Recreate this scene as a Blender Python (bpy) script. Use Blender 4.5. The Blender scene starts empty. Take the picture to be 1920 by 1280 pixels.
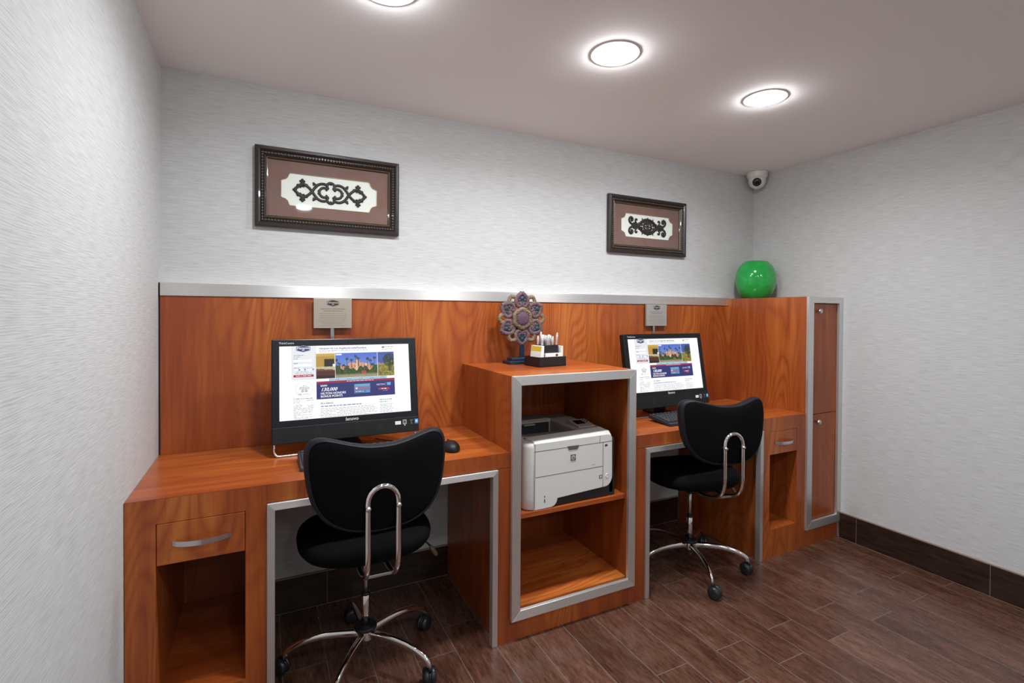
import bpy, bmesh, math, random
from mathutils import Vector, Matrix
PI = math.pi
R = math.radians
S = bpy.context.scene
C = S.collection

# ------------------------------------------------------------------ camera, world, view
def make_camera():
    cd = bpy.data.cameras.new('camera'); co = bpy.data.objects.new('camera', cd); C.objects.link(co)
    f, yaw, pit, rol, py = 935.5, R(26.4583), R(.6514), R(-.3735), 597.81
    r = Vector((math.cos(yaw), -math.sin(yaw), 0))
    fw = Vector((math.sin(yaw)*math.cos(pit), math.cos(yaw)*math.cos(pit), -math.sin(pit)))
    u = r.cross(fw)
    r2 = r*math.cos(rol) - u*math.sin(rol); u2 = r*math.sin(rol) + u*math.cos(rol)
    m = Matrix((r2, u2, -fw)).transposed().to_4x4(); m.translation = Vector((.3619, -2.3153, 1.3149))
    co.matrix_world = m
    cd.sensor_width = 36; cd.lens = f/1920*36; cd.shift_y = -(640-py)/1920; cd.clip_start = .02
    S.camera = co
make_camera()
w = bpy.data.worlds.new('world'); S.world = w; w.use_nodes = True
w.node_tree.nodes['Background'].inputs[0].default_value = (.75, .8, 1, 1)
w.node_tree.nodes['Background'].inputs[1].default_value = .3
S.view_settings.view_transform = 'Standard'; S.view_settings.look = 'None'
S.view_settings.exposure = 0; S.view_settings.gamma = 1; S.view_settings.use_curve_mapping = False

ZC, XR, YW, YF = 2.277, 3.426, .065, -4.7      # ceiling, right wall, back wall, wall behind the camera
LAMPS = [(x, y) for y in (-.82, -2.55, -4.0) for x in (.69, 1.525, 2.355)]  # only the first row is visible; the other two are added as fill light
LAMP_POWER = {-.82: 7.8, -2.55: 4.0, -4.0: 4.4}
LAMP_COLOUR = (.95, .985, 1.02)

# ------------------------------------------------------------------ helpers
def lin(c): return tuple(((x/12.92) if x <= .04045 else ((x+.055)/1.055)**2.4) for x in c)
def hexc(h): return lin(tuple(int(h[i:i+2], 16)/255 for i in (0, 2, 4)))

class NT:
    def __init__(s, name):
        s.m = bpy.data.materials.new(name); s.m.use_nodes = True; s.t = s.m.node_tree; s.t.nodes.clear()
        s.out = s.t.nodes.new('ShaderNodeOutputMaterial'); s.b = s.t.nodes.new('ShaderNodeBsdfPrincipled')
        s.t.links.new(s.b.outputs[0], s.out.inputs[0])
    def n(s, typ, **kw):
        o = s.t.nodes.new(typ)
        for k, v in kw.items(): setattr(o, k, v)
        return o
    def l(s, a, b): s.t.links.new(a, b)
    def set(s, a, b):
        if hasattr(b, 'is_linked') or isinstance(b, bpy.types.NodeSocket): s.l(b, a)
        else: a.default_value = b
    def math(s, op, a, b=0.0, c=0.0):
        o = s.n('ShaderNodeMath', operation=op)
        s.set(o.inputs[0], a); s.set(o.inputs[1], b)
        if op in ('MULTIPLY_ADD', 'COMPARE', 'SMOOTH_MIN'): s.set(o.inputs[2], c)
        return o.outputs[0]
    def pos(s): return s.n('ShaderNodeNewGeometry').outputs['Position']
    def mapv(s, v, scale, loc=(0, 0, 0)):
        o = s.n('ShaderNodeMapping'); s.l(v, o.inputs[0]); o.inputs['Scale'].default_value = scale; o.inputs['Location'].default_value = loc
        return o.outputs[0]
    def noise(s, v, scale=1, detail=2, rough=.5, dist=0):
        o = s.n('ShaderNodeTexNoise'); s.l(v, o.inputs['Vector']); o.inputs['Scale'].default_value = scale
        o.inputs['Detail'].default_value = detail; o.inputs['Roughness'].default_value = rough; o.inputs['Distortion'].default_value = dist
        return o.outputs[0]
    def ramp(s, fac, stops):
        o = s.n('ShaderNodeValToRGB'); s.l(fac, o.inputs[0]); e = o.color_ramp.elements
        while len(e) > 1: e.remove(e[-1])
        e[0].position = stops[0][0]; e[0].color = tuple(stops[0][1]) + (1,)
        for p, c in stops[1:]:
            q = e.new(p); q.color = tuple(c) + (1,)
        return o.outputs[0]
    def mix(s, fac, a, b, mode='MIX'):
        o = s.n('ShaderNodeMix', data_type='RGBA', blend_type=mode)
        s.set(o.inputs[0], fac)
        for i, x in ((6, a), (7, b)):
            if isinstance(x, bpy.types.NodeSocket): s.l(x, o.inputs[i])
            else: o.inputs[i].default_value = tuple(x) + (1,)
        return o.outputs[2]
    def bump(s, h, strength, dist=.001):
        o = s.n('ShaderNodeBump'); o.inputs['Strength'].default_value = strength; o.inputs['Distance'].default_value = dist
        s.l(h, o.inputs['Height']); s.l(o.outputs[0], s.b.inputs['Normal'])
    def P(s, **kw):
        for k, v in kw.items():
            i = s.b.inputs[k.replace('_', ' ')]
            if isinstance(v, bpy.types.NodeSocket): s.l(v, i)
            elif isinstance(v, tuple) and len(v) == 3: i.default_value = v + (1,)
            else: i.default_value = v
        return s.m

def plain(name, col, rough=.5, metal=0.0, spec=.5, coat=0.0, speck=0.0, sscale=60, bump=0.0, bscale=300, sheen=0.0):
    t = NT(name); c = hexc(col) if isinstance(col, str) else col
    if speck:
        oc = t.n('ShaderNodeTexCoord').outputs['Object']
        nz = t.noise(oc, sscale, 3, .6)
        cc = t.ramp(nz, [(.3, tuple(x*(1-speck) for x in c)), (.7, tuple(min(1, x*(1+speck)) for x in c))])
        t.P(Base_Color=cc)
    else: t.P(Base_Color=c)
    if bump:
        oc = t.n('ShaderNodeTexCoord').outputs['Object']
        t.bump(t.noise(oc, bscale, 2), bump)
    t.P(Roughness=rough, Metallic=metal, Coat_Weight=coat, Sheen_Weight=sheen)
    t.b.inputs['Specular IOR Level'].default_value = spec
    return t.m

def wood_mat(name, axis='Z', tone=1.0, seed=0.0, rough=.33):
    t = NT(name); p = t.pos()
    sc = {'Z': (3.6, 3.6, .85), 'X': (.7, 4.6, 4.6)}[axis]
    fine = {'Z': (210, 210, 6), 'X': (6, 210, 210)}[axis]
    mid = {'Z': (22, 22, 1.6), 'X': (1.6, 22, 22)}[axis]
    big = t.noise(t.mapv(p, sc, (seed, seed*1.7, seed*.6)), 1, 1.2, .45, .3)
    lo = t.noise(t.mapv(p, sc, (seed+9, 3, 1)), .8, 1, .5)
    rings = t.math('PINGPONG', t.math('MULTIPLY', big, 60.0), 1.0)
    rings = t.math('POWER', rings, 2.0)                     # thin darker latewood lines
    fade = t.ramp(lo, [(.38, (.12, .12, .12)), (.62, (1, 1, 1))])
    rings = t.math('MULTIPLY', rings, fade)
    fn = t.noise(t.mapv(p, fine), 1, 2, .6)
    md = t.noise(t.mapv(p, mid, (seed, 0, 0)), 1, 3, .6)
    v = t.math('ADD', t.math('MULTIPLY', rings, -.24), t.math('MULTIPLY', fn, .24))
    v = t.math('ADD', v, t.math('MULTIPLY', md, .72))
    v = t.math('ADD', v, t.math('MULTIPLY_ADD', lo, 1.0, -.455))
    k = tone
    c = t.ramp(v, [(.12, (.165*k, .030*k, .0068*k)), (.38, (.275*k, .056*k, .0115*k)), (.60, (.375*k, .093*k, .0175*k)), (.82, (.47*k, .150*k, .030*k))])
    return t.P(Base_Color=c, Roughness=rough)

def brushed(name, axis='X', col=(.74, .735, .72), rough=.38):
    t = NT(name); p = t.pos()
    sc = {'X': (3, 500, 500), 'Z': (500, 500, 3)}[axis]
    n1 = t.noise(t.mapv(p, sc), 1, 2, .6)
    c = t.ramp(n1, [(.3, tuple(x*.92 for x in col)), (.7, tuple(min(1, x*1.06) for x in col))])
    tg = t.n('ShaderNodeCombineXYZ'); tg.inputs[0].default_value = 0 if axis == 'X' else .85; tg.inputs[1].default_value = .5; tg.inputs[2].default_value = .85 if axis == 'X' else 0
    t.l(tg.outputs[0], t.b.inputs['Tangent'])
    return t.P(Base_Color=c, Metallic=.82, Roughness=rough, Anisotropic=.8)

def wallpaper(name, k=1.0):
    t = NT(name); p = t.pos()
    wob = t.noise(t.mapv(p, (3, 3, 6)), 1, 1, .5)
    comb = t.n('ShaderNodeVectorMath', operation='MULTIPLY_ADD')
    t.l(wob, comb.inputs[0]); comb.inputs[1].default_value = (0, 0, .007); t.l(p, comb.inputs[2])
    pp = comb.outputs[0]
    sp = t.n('ShaderNodeSeparateXYZ'); t.l(pp, sp.inputs[0])
    ph = t.noise(t.mapv(p, (6, 6, 45)), 1, 1, .5)
    wave = t.math('SINE', t.math('ADD', t.math('MULTIPLY', sp.outputs[2], 1330.0), t.math('MULTIPLY', ph, 16.0)))
    rib = t.noise(t.mapv(pp, (14, 14, 330)), 1, 1, .5)
    rib = t.math('ADD', rib, t.math('MULTIPLY', wave, .12))
    speck = t.noise(t.mapv(p, (260, 260, 420)), 1, 2, .6)
    h = t.math('ADD', t.math('MULTIPLY', rib, .72), t.math('MULTIPLY', speck, .28))
    c = t.ramp(h, [(.32, (.46*k, .458*k, .453*k)), (.5, (.55*k, .553*k, .552*k)), (.68, (.60*k, .606*k, .605*k))])
    t.bump(h, .35, .0012)
    return t.P(Base_Color=c, Roughness=.75)

def floor_mat():
    t = NT('wood_look_tile'); p = t.pos()
    sp = t.n('ShaderNodeSeparateXYZ'); t.l(p, sp.inputs[0]); x, y = sp.outputs[0], sp.outputs[1]
    u = t.math('DIVIDE', t.math('SUBTRACT', x, 1.186), .1525)
    col = t.math('FLOOR', u); fu = t.math('FRACT', u)
    odd = t.math('PINGPONG', col, 1.0)
    v = t.math('DIVIDE', t.math('ADD', t.math('ADD', y, 1.096), t.math('MULTIPLY', odd, -.155)), .603)
    row = t.math('FLOOR', v); fv = t.math('FRACT', v)
    du = t.math('MULTIPLY', t.math('PINGPONG', u, .5), .1525); dv = t.math('MULTIPLY', t.math('PINGPONG', v, .5), .603)
    d = t.math('MINIMUM', du, dv)
    # 0 in the joint, 1 on the tile
    mask = t.n('ShaderNodeMapRange'); t.l(d, mask.inputs[0]); mask.inputs[1].default_value = .0010; mask.inputs[2].default_value = .0022
    mk = mask.outputs[0]
    cb = t.n('ShaderNodeCombineXYZ'); t.l(col, cb.inputs[0]); t.l(row, cb.inputs[1])
    wn = t.n('ShaderNodeTexWhiteNoise', noise_dimensions='2D'); t.l(cb.outputs[0], wn.inputs[0])
    off = t.n('ShaderNodeVectorMath', operation='MULTIPLY_ADD'); t.l(wn.outputs['Color'], off.inputs[0]); off.inputs[1].default_value = (9, 9, 9); t.l(p, off.inputs[2])
    q = off.outputs[0]
    g1 = t.noise(t.mapv(q, (85, 15, 1)), 1, 6, .72, .3)
    g2 = t.noise(t.mapv(q, (14, 3, 1)), 1, 3, .6)
    g3 = t.noise(t.mapv(q, (190, 30, 1)), 1, 2, .6)
    val = t.math('ADD', t.math('MULTIPLY', g1, .55), t.math('ADD', t.math('MULTIPLY', g2, .35), t.math('MULTIPLY', g3, .2)))
    val = t.math('ADD', val, t.math('MULTIPLY_ADD', wn.outputs['Value'], .08, -.04))
    c = t.ramp(val, [(.36, (.030, .012, .0065)), (.50, (.070, .028, .0165)), (.62, (.120, .054, .036)), (.74, (.20, .104, .077))])
    c = t.mix(mk, (.15, .125, .108), c)
    t.bump(t.math('ADD', t.math('MULTIPLY', mk, .8), t.math('MULTIPLY', g1, .35)), .25, .0012)
    rg = t.math('MULTIPLY_ADD', g1, .26, .15)
    return t.P(Base_Color=c, Roughness=rg)

def tile_mat():                       # the dark tile of the baseboard
    t = NT('baseboard_tile'); p = t.pos()
    g1 = t.noise(t.mapv(p, (9, 9, 60)), 1, 4, .65, .3)
    c = t.ramp(g1, [(.35, (.013, .006, .0035)), (.6, (.033, .016, .010)), (.75, (.06, .033, .021))])
    return t.P(Base_Color=c, Roughness=.38)

def attr_mat(name, emission=0.0, rough=.5):
    t = NT(name); a = t.n('ShaderNodeAttribute', attribute_name='Col')
    if emission:
        t.P(Base_Color=(.01, .01, .01), Roughness=.35, Emission_Strength=emission); t.l(a.outputs[0], t.b.inputs['Emission Color'])
    else: t.P(Base_Color=a.outputs[0], Roughness=rough)
    return t.m

def emit(name, col, st):
    t = NT(name); t.P(Base_Color=col, Emission_Color=col, Emission_Strength=st); return t.m

def glass_pane():
    t = NT('picture_glass')
    tr = t.n('ShaderNodeBsdfTransparent'); gl = t.n('ShaderNodeBsdfGlossy'); gl.inputs['Roughness'].default_value = .04
    fr = t.n('ShaderNodeFresnel'); fr.inputs[0].default_value = 1.45
    gm = t.n('ShaderNodeNewGeometry'); fac = t.math('MULTIPLY', fr.outputs[0], t.math('SUBTRACT', 1.0, gm.outputs['Backfacing']))
    mx = t.n('ShaderNodeMixShader'); t.l(fac, mx.inputs[0]); t.l(tr.outputs[0], mx.inputs[1]); t.l(gl.outputs[0], mx.inputs[2])
    t.l(mx.outputs[0], t.out.inputs[0]); t.t.nodes.remove(t.b); return t.m

def mat_board():
    t = NT('mat_board'); p = t.pos()
    a = t.noise(p, 14, 4, .6)
    c = t.ramp(a, [(.3, (.165, .085, .062)), (.5, (.19, .105, .085)), (.7, (.17, .105, .105))])
    return t.P(Base_Color=c, Roughness=.75)

MT = dict(
    wood=wood_mat('cherry_laminate', 'Z'), top=wood_mat('cherry_laminate_worktop', 'X', 1.12, 4, .28),
    metal_x=brushed('brushed_metal_horizontal', 'X'), metal_z=brushed('brushed_metal_upright', 'Z'),
    paper=wallpaper('ribbed_wallpaper'), ceil=plain('ceiling_paint', (.89, .88, .875), .9, bump=.05, bscale=200),
    floor=floor_mat(), tile=tile_mat(), grout=plain('caulk', (.30, .2, .17), .8),
    chrome=plain('chrome', (.80, .77, .75), .07, 1), satin=plain('satin_nickel', (.62, .62, .61), .28, 1),
    blackp=plain('black_plastic', (.007, .0075, .008), .45, speck=.1, spec=.35), bezel=plain('black_bezel', (.006, .008, .011), .32, spec=.3),
    grayp=plain('keyboard_plastic', (.018, .022, .028), .4), keyc=plain('keycap_plastic', (.03, .035, .042), .45),
    fabric=plain('black_chair_fabric', (.0022, .0023, .0028), .9, speck=.3, sscale=300, bump=.3, bscale=900, spec=.10),
    leather=plain('black_chair_edge', (.0045, .0055, .009), .55, spec=.28, bump=.1, bscale=500),
    castr=plain('caster_plastic', (.014, .016, .02), .32),
    white=plain('printer_white', (.66, .655, .63), .42), pdark=plain('printer_charcoal', (.012, .014, .017), .45),
    pgray=plain('printer_top_grey', (.30, .265, .235), .5), seam=plain('seam_shadow_gap', (.10, .095, .09), .8),
    badge=plain('badge_grey', (.16, .16, .16), .35, .5),
    frame=plain('picture_frame_wood', (.019, .012, .009), .34, coat=.2, speck=.25, sscale=90), bead=plain('frame_beading', (.10, .085, .072), .35, .3),
    cream=plain('cream_board', (.76, .80, .74), .8), gold=plain('gilt_line', (.42, .32, .13), .4, .6), iron=plain('scroll_iron', (.016, .011, .008), .55, .0, speck=.4, sscale=60),
    matb=mat_board(), glass=glass_pane(),
    plaque=plain('champagne_plaque', (.42, .37, .30), .42, .35), plaque2=plain('silver_plaque', (.40, .385, .36), .42, .35),
    grille=plain('grille_grey', (.018, .0175, .017), .7, spec=.2),
    screen=attr_mat('screen_display', 1.0), ink=attr_mat('printed_ink', 0, .5),
    vase=plain('green_glaze', (.012, .33, .055), .10, coat=.5, speck=.12, sscale=18),
    camw=plain('camera_white', (.72, .70, .68), .35), camb=plain('camera_lens_black', (.006, .006, .008), .12),
    lamp=emit('lamp_lens', (.96, .985, 1), 165), lamp_fill=emit('fill_lamp_lens', (.96, .985, 1), 72), trimw=plain('lamp_trim_white', (.74, .72, .70), .4),  # the weaker lens belongs to the added fill rows
    purple=plain('carved_purple', (.10, .045, .085), .7, speck=.5, sscale=160), mauve=plain('carved_mauve', (.115, .062, .072), .65, speck=.5, sscale=90),
    oldgold=plain('carved_gold', (.165, .125, .075), .6, speck=.55, sscale=140), teal=plain('carved_slate', (.026, .04, .052), .6, speck=.5, sscale=120),
    navy=plain('stand_navy', (.008, .022, .045), .4), tray=plain('black_leatherette', (.008, .009, .011), .4),
    card=plain('white_card', (.78, .77, .76), .7), yellow=plain('yellow_note', (.62, .47, .03), .7),
    pen=plain('pen_silver', (.62, .62, .63), .25, .4), penw=plain('pen_white', (.75, .75, .74), .3),
    cable=plain('black_cable', (.01, .01, .011), .5), lever=plain('lever_tan', (.12, .07, .035), .5), darkgap=plain('shadow_gap_black', (.006, .006, .006), .8),
)

class M:
    """collects shapes into one mesh"""
    def __init__(s): s.bm = bmesh.new(); s.mats = []; s.col = None
    def mi(s, mat):
        if mat is None: return 0
        if mat not in s.mats: s.mats.append(mat)
        return s.mats.index(mat)
    def absorb(s, b, mat=None, mx=None):
        i = s.mi(mat)
        vm = {}
        for v in b.verts: vm[v] = s.bm.verts.new(mx @ v.co if mx else v.co)
        for f in b.faces:
            try:
                g = s.bm.faces.new([vm[v] for v in f.verts]); g.smooth = f.smooth; g.material_index = i
            except ValueError: pass
        b.free()
    def box(s, x0, y0, z0, x1, y1, z1, bev=0.0, mat=None, mx=None, seg=2):
        b = bmesh.new(); bmesh.ops.create_cube(b, size=1)
        for v in b.verts:
            v.co = Vector(((x0+x1)/2+v.co.x*(x1-x0), (y0+y1)/2+v.co.y*(y1-y0), (z0+z1)/2+v.co.z*(z1-z0)))
        if bev: bmesh.ops.bevel(b, geom=list(b.edges), offset=bev, segments=seg, affect='EDGES', profile=.5)
        s.absorb(b, mat, mx); return s
    def hexa(s, p, bev=0.0, mat=None):
        """8 corners: bottom 4 (ccw from above), top 4"""
        b = bmesh.new(); v = [b.verts.new(q) for q in p]
        for f in ((3, 2, 1, 0), (4, 5, 6, 7), (0, 1, 5, 4), (1, 2, 6, 5), (2, 3, 7, 6), (3, 0, 4, 7)): b.faces.new([v[i] for i in f])
        if bev: bmesh.ops.bevel(b, geom=list(b.edges), offset=bev, segments=2, affect='EDGES', profile=.5)
        s.absorb(b, mat); return s
    def rings(s, rings, close=True, caps=True, smooth=True, mat=None):
        i = s.mi(mat); rv = [[s.bm.verts.new(p) for p in r] for r in rings]; n = len(rv[0])
        for a, b in zip(rv, rv[1:]):
            for k in range(n if close else n-1):
                f = s.bm.faces.new([a[k], a[(k+1) % n], b[(k+1) % n], b[k]]); f.smooth = smooth; f.material_index = i
        if caps:
            for r, rev in ((rv[0], True), (rv[-1], False)):
                try:
                    f = s.bm.faces.new(r[::-1] if rev else r); f.material_index = i; f.smooth = False
                except ValueError: pass
        return s
    def tube(s, pts, r, n=10, mat=None, closed=False, flat=1.0, up=(0, 0, 1), caps=True, rr=None):
        pts = [Vector(p) for p in pts]; N = len(pts); out = []; prev = None
        for k in range(N):
            if closed: d = pts[(k+1) % N]-pts[k-1]
            else: d = pts[min(k+1, N-1)]-pts[max(k-1, 0)]
            d.normalize()
            a = (prev if prev is not None else Vector(up)); a = a - d*a.dot(d)
            if a.length < 1e-4: a = Vector((1, 0, 0)) - d*d.x
            if a.length < 1e-4: a = Vector((0, 1, 0))
            a.normalize(); prev = a; b = d.cross(a)
            q = rr[k] if rr else r
            out.append([pts[k]+a*(q*math.cos(2*PI*j/n))+b*(q*flat*math.sin(2*PI*j/n)) for j in range(n)])
        if closed: out.append(out[0]); s.rings(out, caps=False, mat=mat)
        else: s.rings(out, caps=caps, mat=mat)
        return s
    def lathe(s, prof, c=(0, 0, 0), n=32, mx=None, mat=None, caps=True, smooth=True):
        out = []
        for r, z in prof:
            ring = [Vector((r*math.cos(2*PI*k/n), r*math.sin(2*PI*k/n), z)) for k in range(n)]
            out.append([(mx @ p if mx else p)+Vector(c) for p in ring])
        s.rings(out, caps=caps, mat=mat, smooth=smooth); return s
    def ball(s, c, r, n=12, sc=(1, 1, 1), mat=None):
        b = bmesh.new(); bmesh.ops.create_uvsphere(b, u_segments=n, v_segments=max(6, n//2), radius=r)
        for f in b.faces: f.smooth = True
        for v in b.verts: v.co = Vector((v.co.x*sc[0]+c[0], v.co.y*sc[1]+c[1], v.co.z*sc[2]+c[2]))
        s.absorb(b, mat); return s
    def prism(s, poly, fn, d0, d1, mat=None, bev=0.0):
        """poly of 2D points; fn(a,b,d)->xyz"""
        b = bmesh.new(); A = [b.verts.new(fn(x, y, d0)) for x, y in poly]; B = [b.verts.new(fn(x, y, d1)) for x, y in poly]; n = len(poly)
        b.faces.new(A[::-1]); b.faces.new(B)
        for k in range(n): b.faces.new([A[k], A[(k+1) % n], B[(k+1) % n], B[k]])
        bmesh.ops.recalc_face_normals(b, faces=list(b.faces))
        if bev: bmesh.ops.bevel(b, geom=list(b.edges), offset=bev, segments=2, affect='EDGES', profile=.5)
        s.absorb(b, mat); return s
    def frame_sweep(s, x0, z0, x1, z1, y, prof, mat=None, axis='Y'):
        """mitred rectangle: prof = [(inset, depth towards -Y)] swept round the rectangle"""
        out = []
        for cx, cz, sx, sz in ((x0, z0, 1, 1), (x1, z0, -1, 1), (x1, z1, -1, -1), (x0, z1, 1, -1)):
            out.append([Vector((cx+sx*i, y-d, cz+sz*i)) for i, d in prof])
        out.append(out[0]); s.rings(out, close=False, caps=False, smooth=False, mat=mat); return s
    def quadc(s, pts, col):                # a coloured face for printed or displayed graphics
        if s.col is None: s.col = s.bm.loops.layers.float_color.new('Col')
        f = s.bm.faces.new([s.bm.verts.new(p) for p in pts])
        for l in f.loops: l[s.col] = tuple(col)+(1,)
        return f
    def build(s, name, mat, parent=None, off=(0, 0, 0), recalc=True, smooth_angle=None):
        if recalc: bmesh.ops.recalc_face_normals(s.bm, faces=list(s.bm.faces))
        o0 = Vector(off)
        if parent is not None:
            r = parent
            while r is not None and '_off' not in r: r = r.parent
            if r is not None: o0 = Vector(r['_off'])
        for v in s.bm.verts: v.co -= o0
        me = bpy.data.meshes.new(name); s.bm.to_mesh(me); s.bm.free()
        if s.mats:
            for m in s.mats: me.materials.append(m)
        else: me.materials.append(mat)
        o = bpy.data.objects.new(name, me); C.objects.link(o)
        if parent is not None: o.parent = parent
        else: o.location = o0
        return o

def thing(name, label, cat, loc, group=None):
    o = bpy.data.objects.new(name, None); C.objects.link(o); o.location = loc; o.empty_display_size = .1
    o['label'] = label; o['category'] = cat; o['_off'] = list(loc)
    if group: o['group'] = group
    return o
def tag(o, label, cat, group=None, kind=None):
    o['label'] = label; o['category'] = cat
    if group: o['group'] = group
    if kind: o['kind'] = kind
    return o
def struct(o, label=None):
    o['kind'] = 'structure'
    if label: o['label'] = label; o['category'] = 'structure'
    return o
def copy_tree(o, parent=None):
    c = o.copy(); C.objects.link(c)
    if parent is not None: c.parent = parent
    for ch in list(o.children): copy_tree(ch, c)
    return c

def text_polys(body, size, bold=False, shear=0.0, align='LEFT', spacing=1.0):
    cu = bpy.data.curves.new('lettering', 'FONT'); cu.body = body; cu.size = size; cu.shear = shear; cu.align_x = align; cu.space_character = spacing
    cu.resolution_u = 2
    if bold: cu.offset = size*.018
    ob = bpy.data.objects.new('lettering', cu); C.objects.link(ob)
    dg = bpy.context.evaluated_depsgraph_get(); me = bpy.data.meshes.new_from_object(ob.evaluated_get(dg))
    polys = [[(me.vertices[i].co.x, me.vertices[i].co.y) for i in p.vertices] for p in me.polygons]
    bpy.data.objects.remove(ob); bpy.data.curves.remove(cu); bpy.data.meshes.remove(me)
    return polys
def put_text(m, fn, x, y, body, size, col, d, **kw):
    for p in text_polys(body, size, **kw):
        pts = [fn(x+a, y+b, d) for a, b in p]
        if len(set((round(q[0], 6), round(q[1], 6), round(q[2], 6)) for q in pts)) >= 3: m.quadc(pts, col)
def smooth_path(pts, n=8, closed=False):
    """Catmull-Rom"""
    P = [Vector(p) for p in pts]; N = len(P); out = []
    rng = range(N if closed else N-1)
    for i in rng:
        if closed: a, b, c, d = P[i-1], P[i], P[(i+1) % N], P[(i+2) % N]
        else: a, b, c, d = P[max(i-1, 0)], P[i], P[i+1], P[min(i+2, N-1)]
        for k in range(n):
            t = k/n
            out.append(.5*((2*b)+(c-a)*t+(2*a-5*b+4*c-d)*t*t+(3*b-a-3*c+d)*t**3))
    if not closed: out.append(P[-1])
    return out
random.seed(7)

# ------------------------------------------------------------------ the room
struct(M().box(-.12, YF-.12, -.1, XR+.12, YW+.12, 0).build('floor', MT['floor']))
def ceiling():
    struct(M().box(-.12, YF-.12, ZC, XR+.12, YW+.12, ZC+.1).build('ceiling', MT['ceil']))
ceiling()
struct(M().box(-.12, YF-.12, 0, 0, YW+.12, ZC).build('wall_left', MT['paper']))
struct(M().box(XR, YF-.12, 0, XR+.12, YW+.12, ZC).build('wall_right', MT['paper']))
struct(M().box(0, YW, 0, XR, YW+.12, ZC).build('wall_back', MT['paper']))
struct(M().box(0, YF-.12, 0, XR, YF, ZC).build('wall_front', MT['paper']))
def baseboard(name, a, b, joints, axis):
    t = .010; m = M()
    cuts = [a] + joints + [b]
    for p, q in zip(cuts, cuts[1:]):
        if axis == 'Y': m.box(XR-t, p+.0008, .002, XR-.0004, q-.0008, .148, .0012, MT['tile'])
        else: m.box(p+.0008, YW-t, .002, q-.0008, YW-.0004, .148, .0012, MT['tile'])
    if axis == 'Y':
        m.box(XR-t+.001, a, 0, XR-.0004, b, .1475, 0, MT['grout']); m.box(XR-t, a, .148, XR-.0004, b, .1535, .001, MT['grout'])
    else:
        m.box(a, YW-t+.001, 0, b, YW-.0004, .1475, 0, MT['grout']); m.box(a, YW-t, .148, b, YW-.0004, .1535, .001, MT['grout'])
    struct(m.build(name, None))
baseboard('baseboard_right', YF, -.545, [-4.194, -3.602, -3.010, -2.418, -1.826, -1.234, -.642], 'Y')
baseboard('baseboard_back', .376, 2.74, [.62, 1.21, 1.80, 2.39], 'X')

# ------------------------------------------------------------------ ceiling lights, with added fill rows behind the camera
def downlight(x, y, label):
    t = thing('recessed_downlight', label, 'ceiling light', (x, y, ZC), 'recessed downlights in the ceiling')
    M().lathe([(.0665, -.001), (.070, -.003), (.088, -.003), (.092, 0)], (x, y, ZC), 40, caps=False, smooth=False).build('trim_ring', MT['trimw'], t)
    m = M(); m.lathe([(.0, -.018), (.03, -.0175), (.050, -.0150), (.061, -.0095), (.066, -.002)], (x, y, ZC), 40, caps=False); m.build('lens', MT['lamp' if y > -1 else 'lamp_fill'], t)
    ld = bpy.data.lights.new('downlight_bulb', 'AREA'); ld.shape = 'DISK'; ld.size = .12; ld.energy = LAMP_POWER[y]; ld.color = LAMP_COLOUR; ld.spread = R(160)
    lo = bpy.data.objects.new('bulb', ld); C.objects.link(lo); lo.parent = t; lo.location = (0, 0, -.0195)
ll = ['round recessed downlight at the top edge of the photo, nearest the left wall', 'round recessed downlight in the middle of the row, above the printer cabinet', 'round recessed downlight of the row nearest the right wall and camera']
for i, (x, y) in enumerate(LAMPS):
    if y > -1: lab = ll[i]
    else: lab = '%s added fill downlight of the unseen %s row behind the camera' % (('left', 'middle', 'right')[i % 3], 'second' if y > -3 else 'rear')
    downlight(x, y, lab)

# ------------------------------------------------------------------ built-in desks and cabinets
HD = .76; YD = -.537; TW = .06
X0, KA, KB, XM0, XM1, KC, KD, XT0, XT1 = .002, .372, 1.188, 1.242, 1.862, 1.938, 2.743, 3.106, 3.424
DK = KB-.0     # seam

def back_panel():
    t = thing('back_panel', 'orange-brown wood wall panel running behind both desks, topped by a brushed metal strip', 'wall panel', (XT0/2, .03, HD))
    M().box(.006, 0, HD+.001, XT0-.001, YW-.002, 1.3744).build('panel', MT['wood'], t)
    M().box(.006, -.006, 1.3746, XT0-.001, YW-.002, 1.4247, .0015).build('metal_strip', MT['metal_x'], t)
    M().box(.0005, .002, HD+.001, .0055, YW-.002, 1.4247).build('end_gap', MT['darkgap'], t)
back_panel()

def worktop(x0, x1, ka, kb, label):
    t = thing('worktop', label, 'desk', ((x0+x1)/2, YD/2, HD-TW), 'worktops')
    m = M(); m.box(x0, YD, HD-.0012, x1, YW-.004, HD, 0, MT['top']); m.box(x0, YD+.0185, HD-TW+.001, x1, YW-.004, HD-.0013, 0, MT['top'])
    m.build('top', None, t)
    fx0, fx1 = (ka, x1) if x0 < 1 else (x0, kb)
    M().box(fx0, YD, HD-TW+.001, fx1, YD+.018, HD-.0013).build('front_edge', MT['wood'], t)
    # metal trim round the kneehole: top bar and two uprights with mitred corners
    y0, y1 = YD-.009, YD+.02; wd = .023; zt = HD-TW-.002
    m = M()
    fn = lambda a, b, d: (a, d, b)
    m.prism([(ka, zt), (kb, zt), (kb-wd, zt-wd), (ka+wd, zt-wd)], fn, y0, y1, MT['metal_x'], .0008)
    m.prism([(ka, .001), (ka, zt), (ka+wd, zt-wd), (ka+wd, .001)], fn, y0, y1, MT['metal_z'], .0008)
    m.prism([(kb, .001), (kb, zt), (kb-wd, zt-wd), (kb-wd, .001)][::-1], fn, y0, y1, MT['metal_z'], .0008)
    m.build('kneehole_trim', None, t)
worktop(X0, XM0-.0005, KA, KB, 'long wooden worktop on the left under the nearer computer, meeting the left wall')
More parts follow.
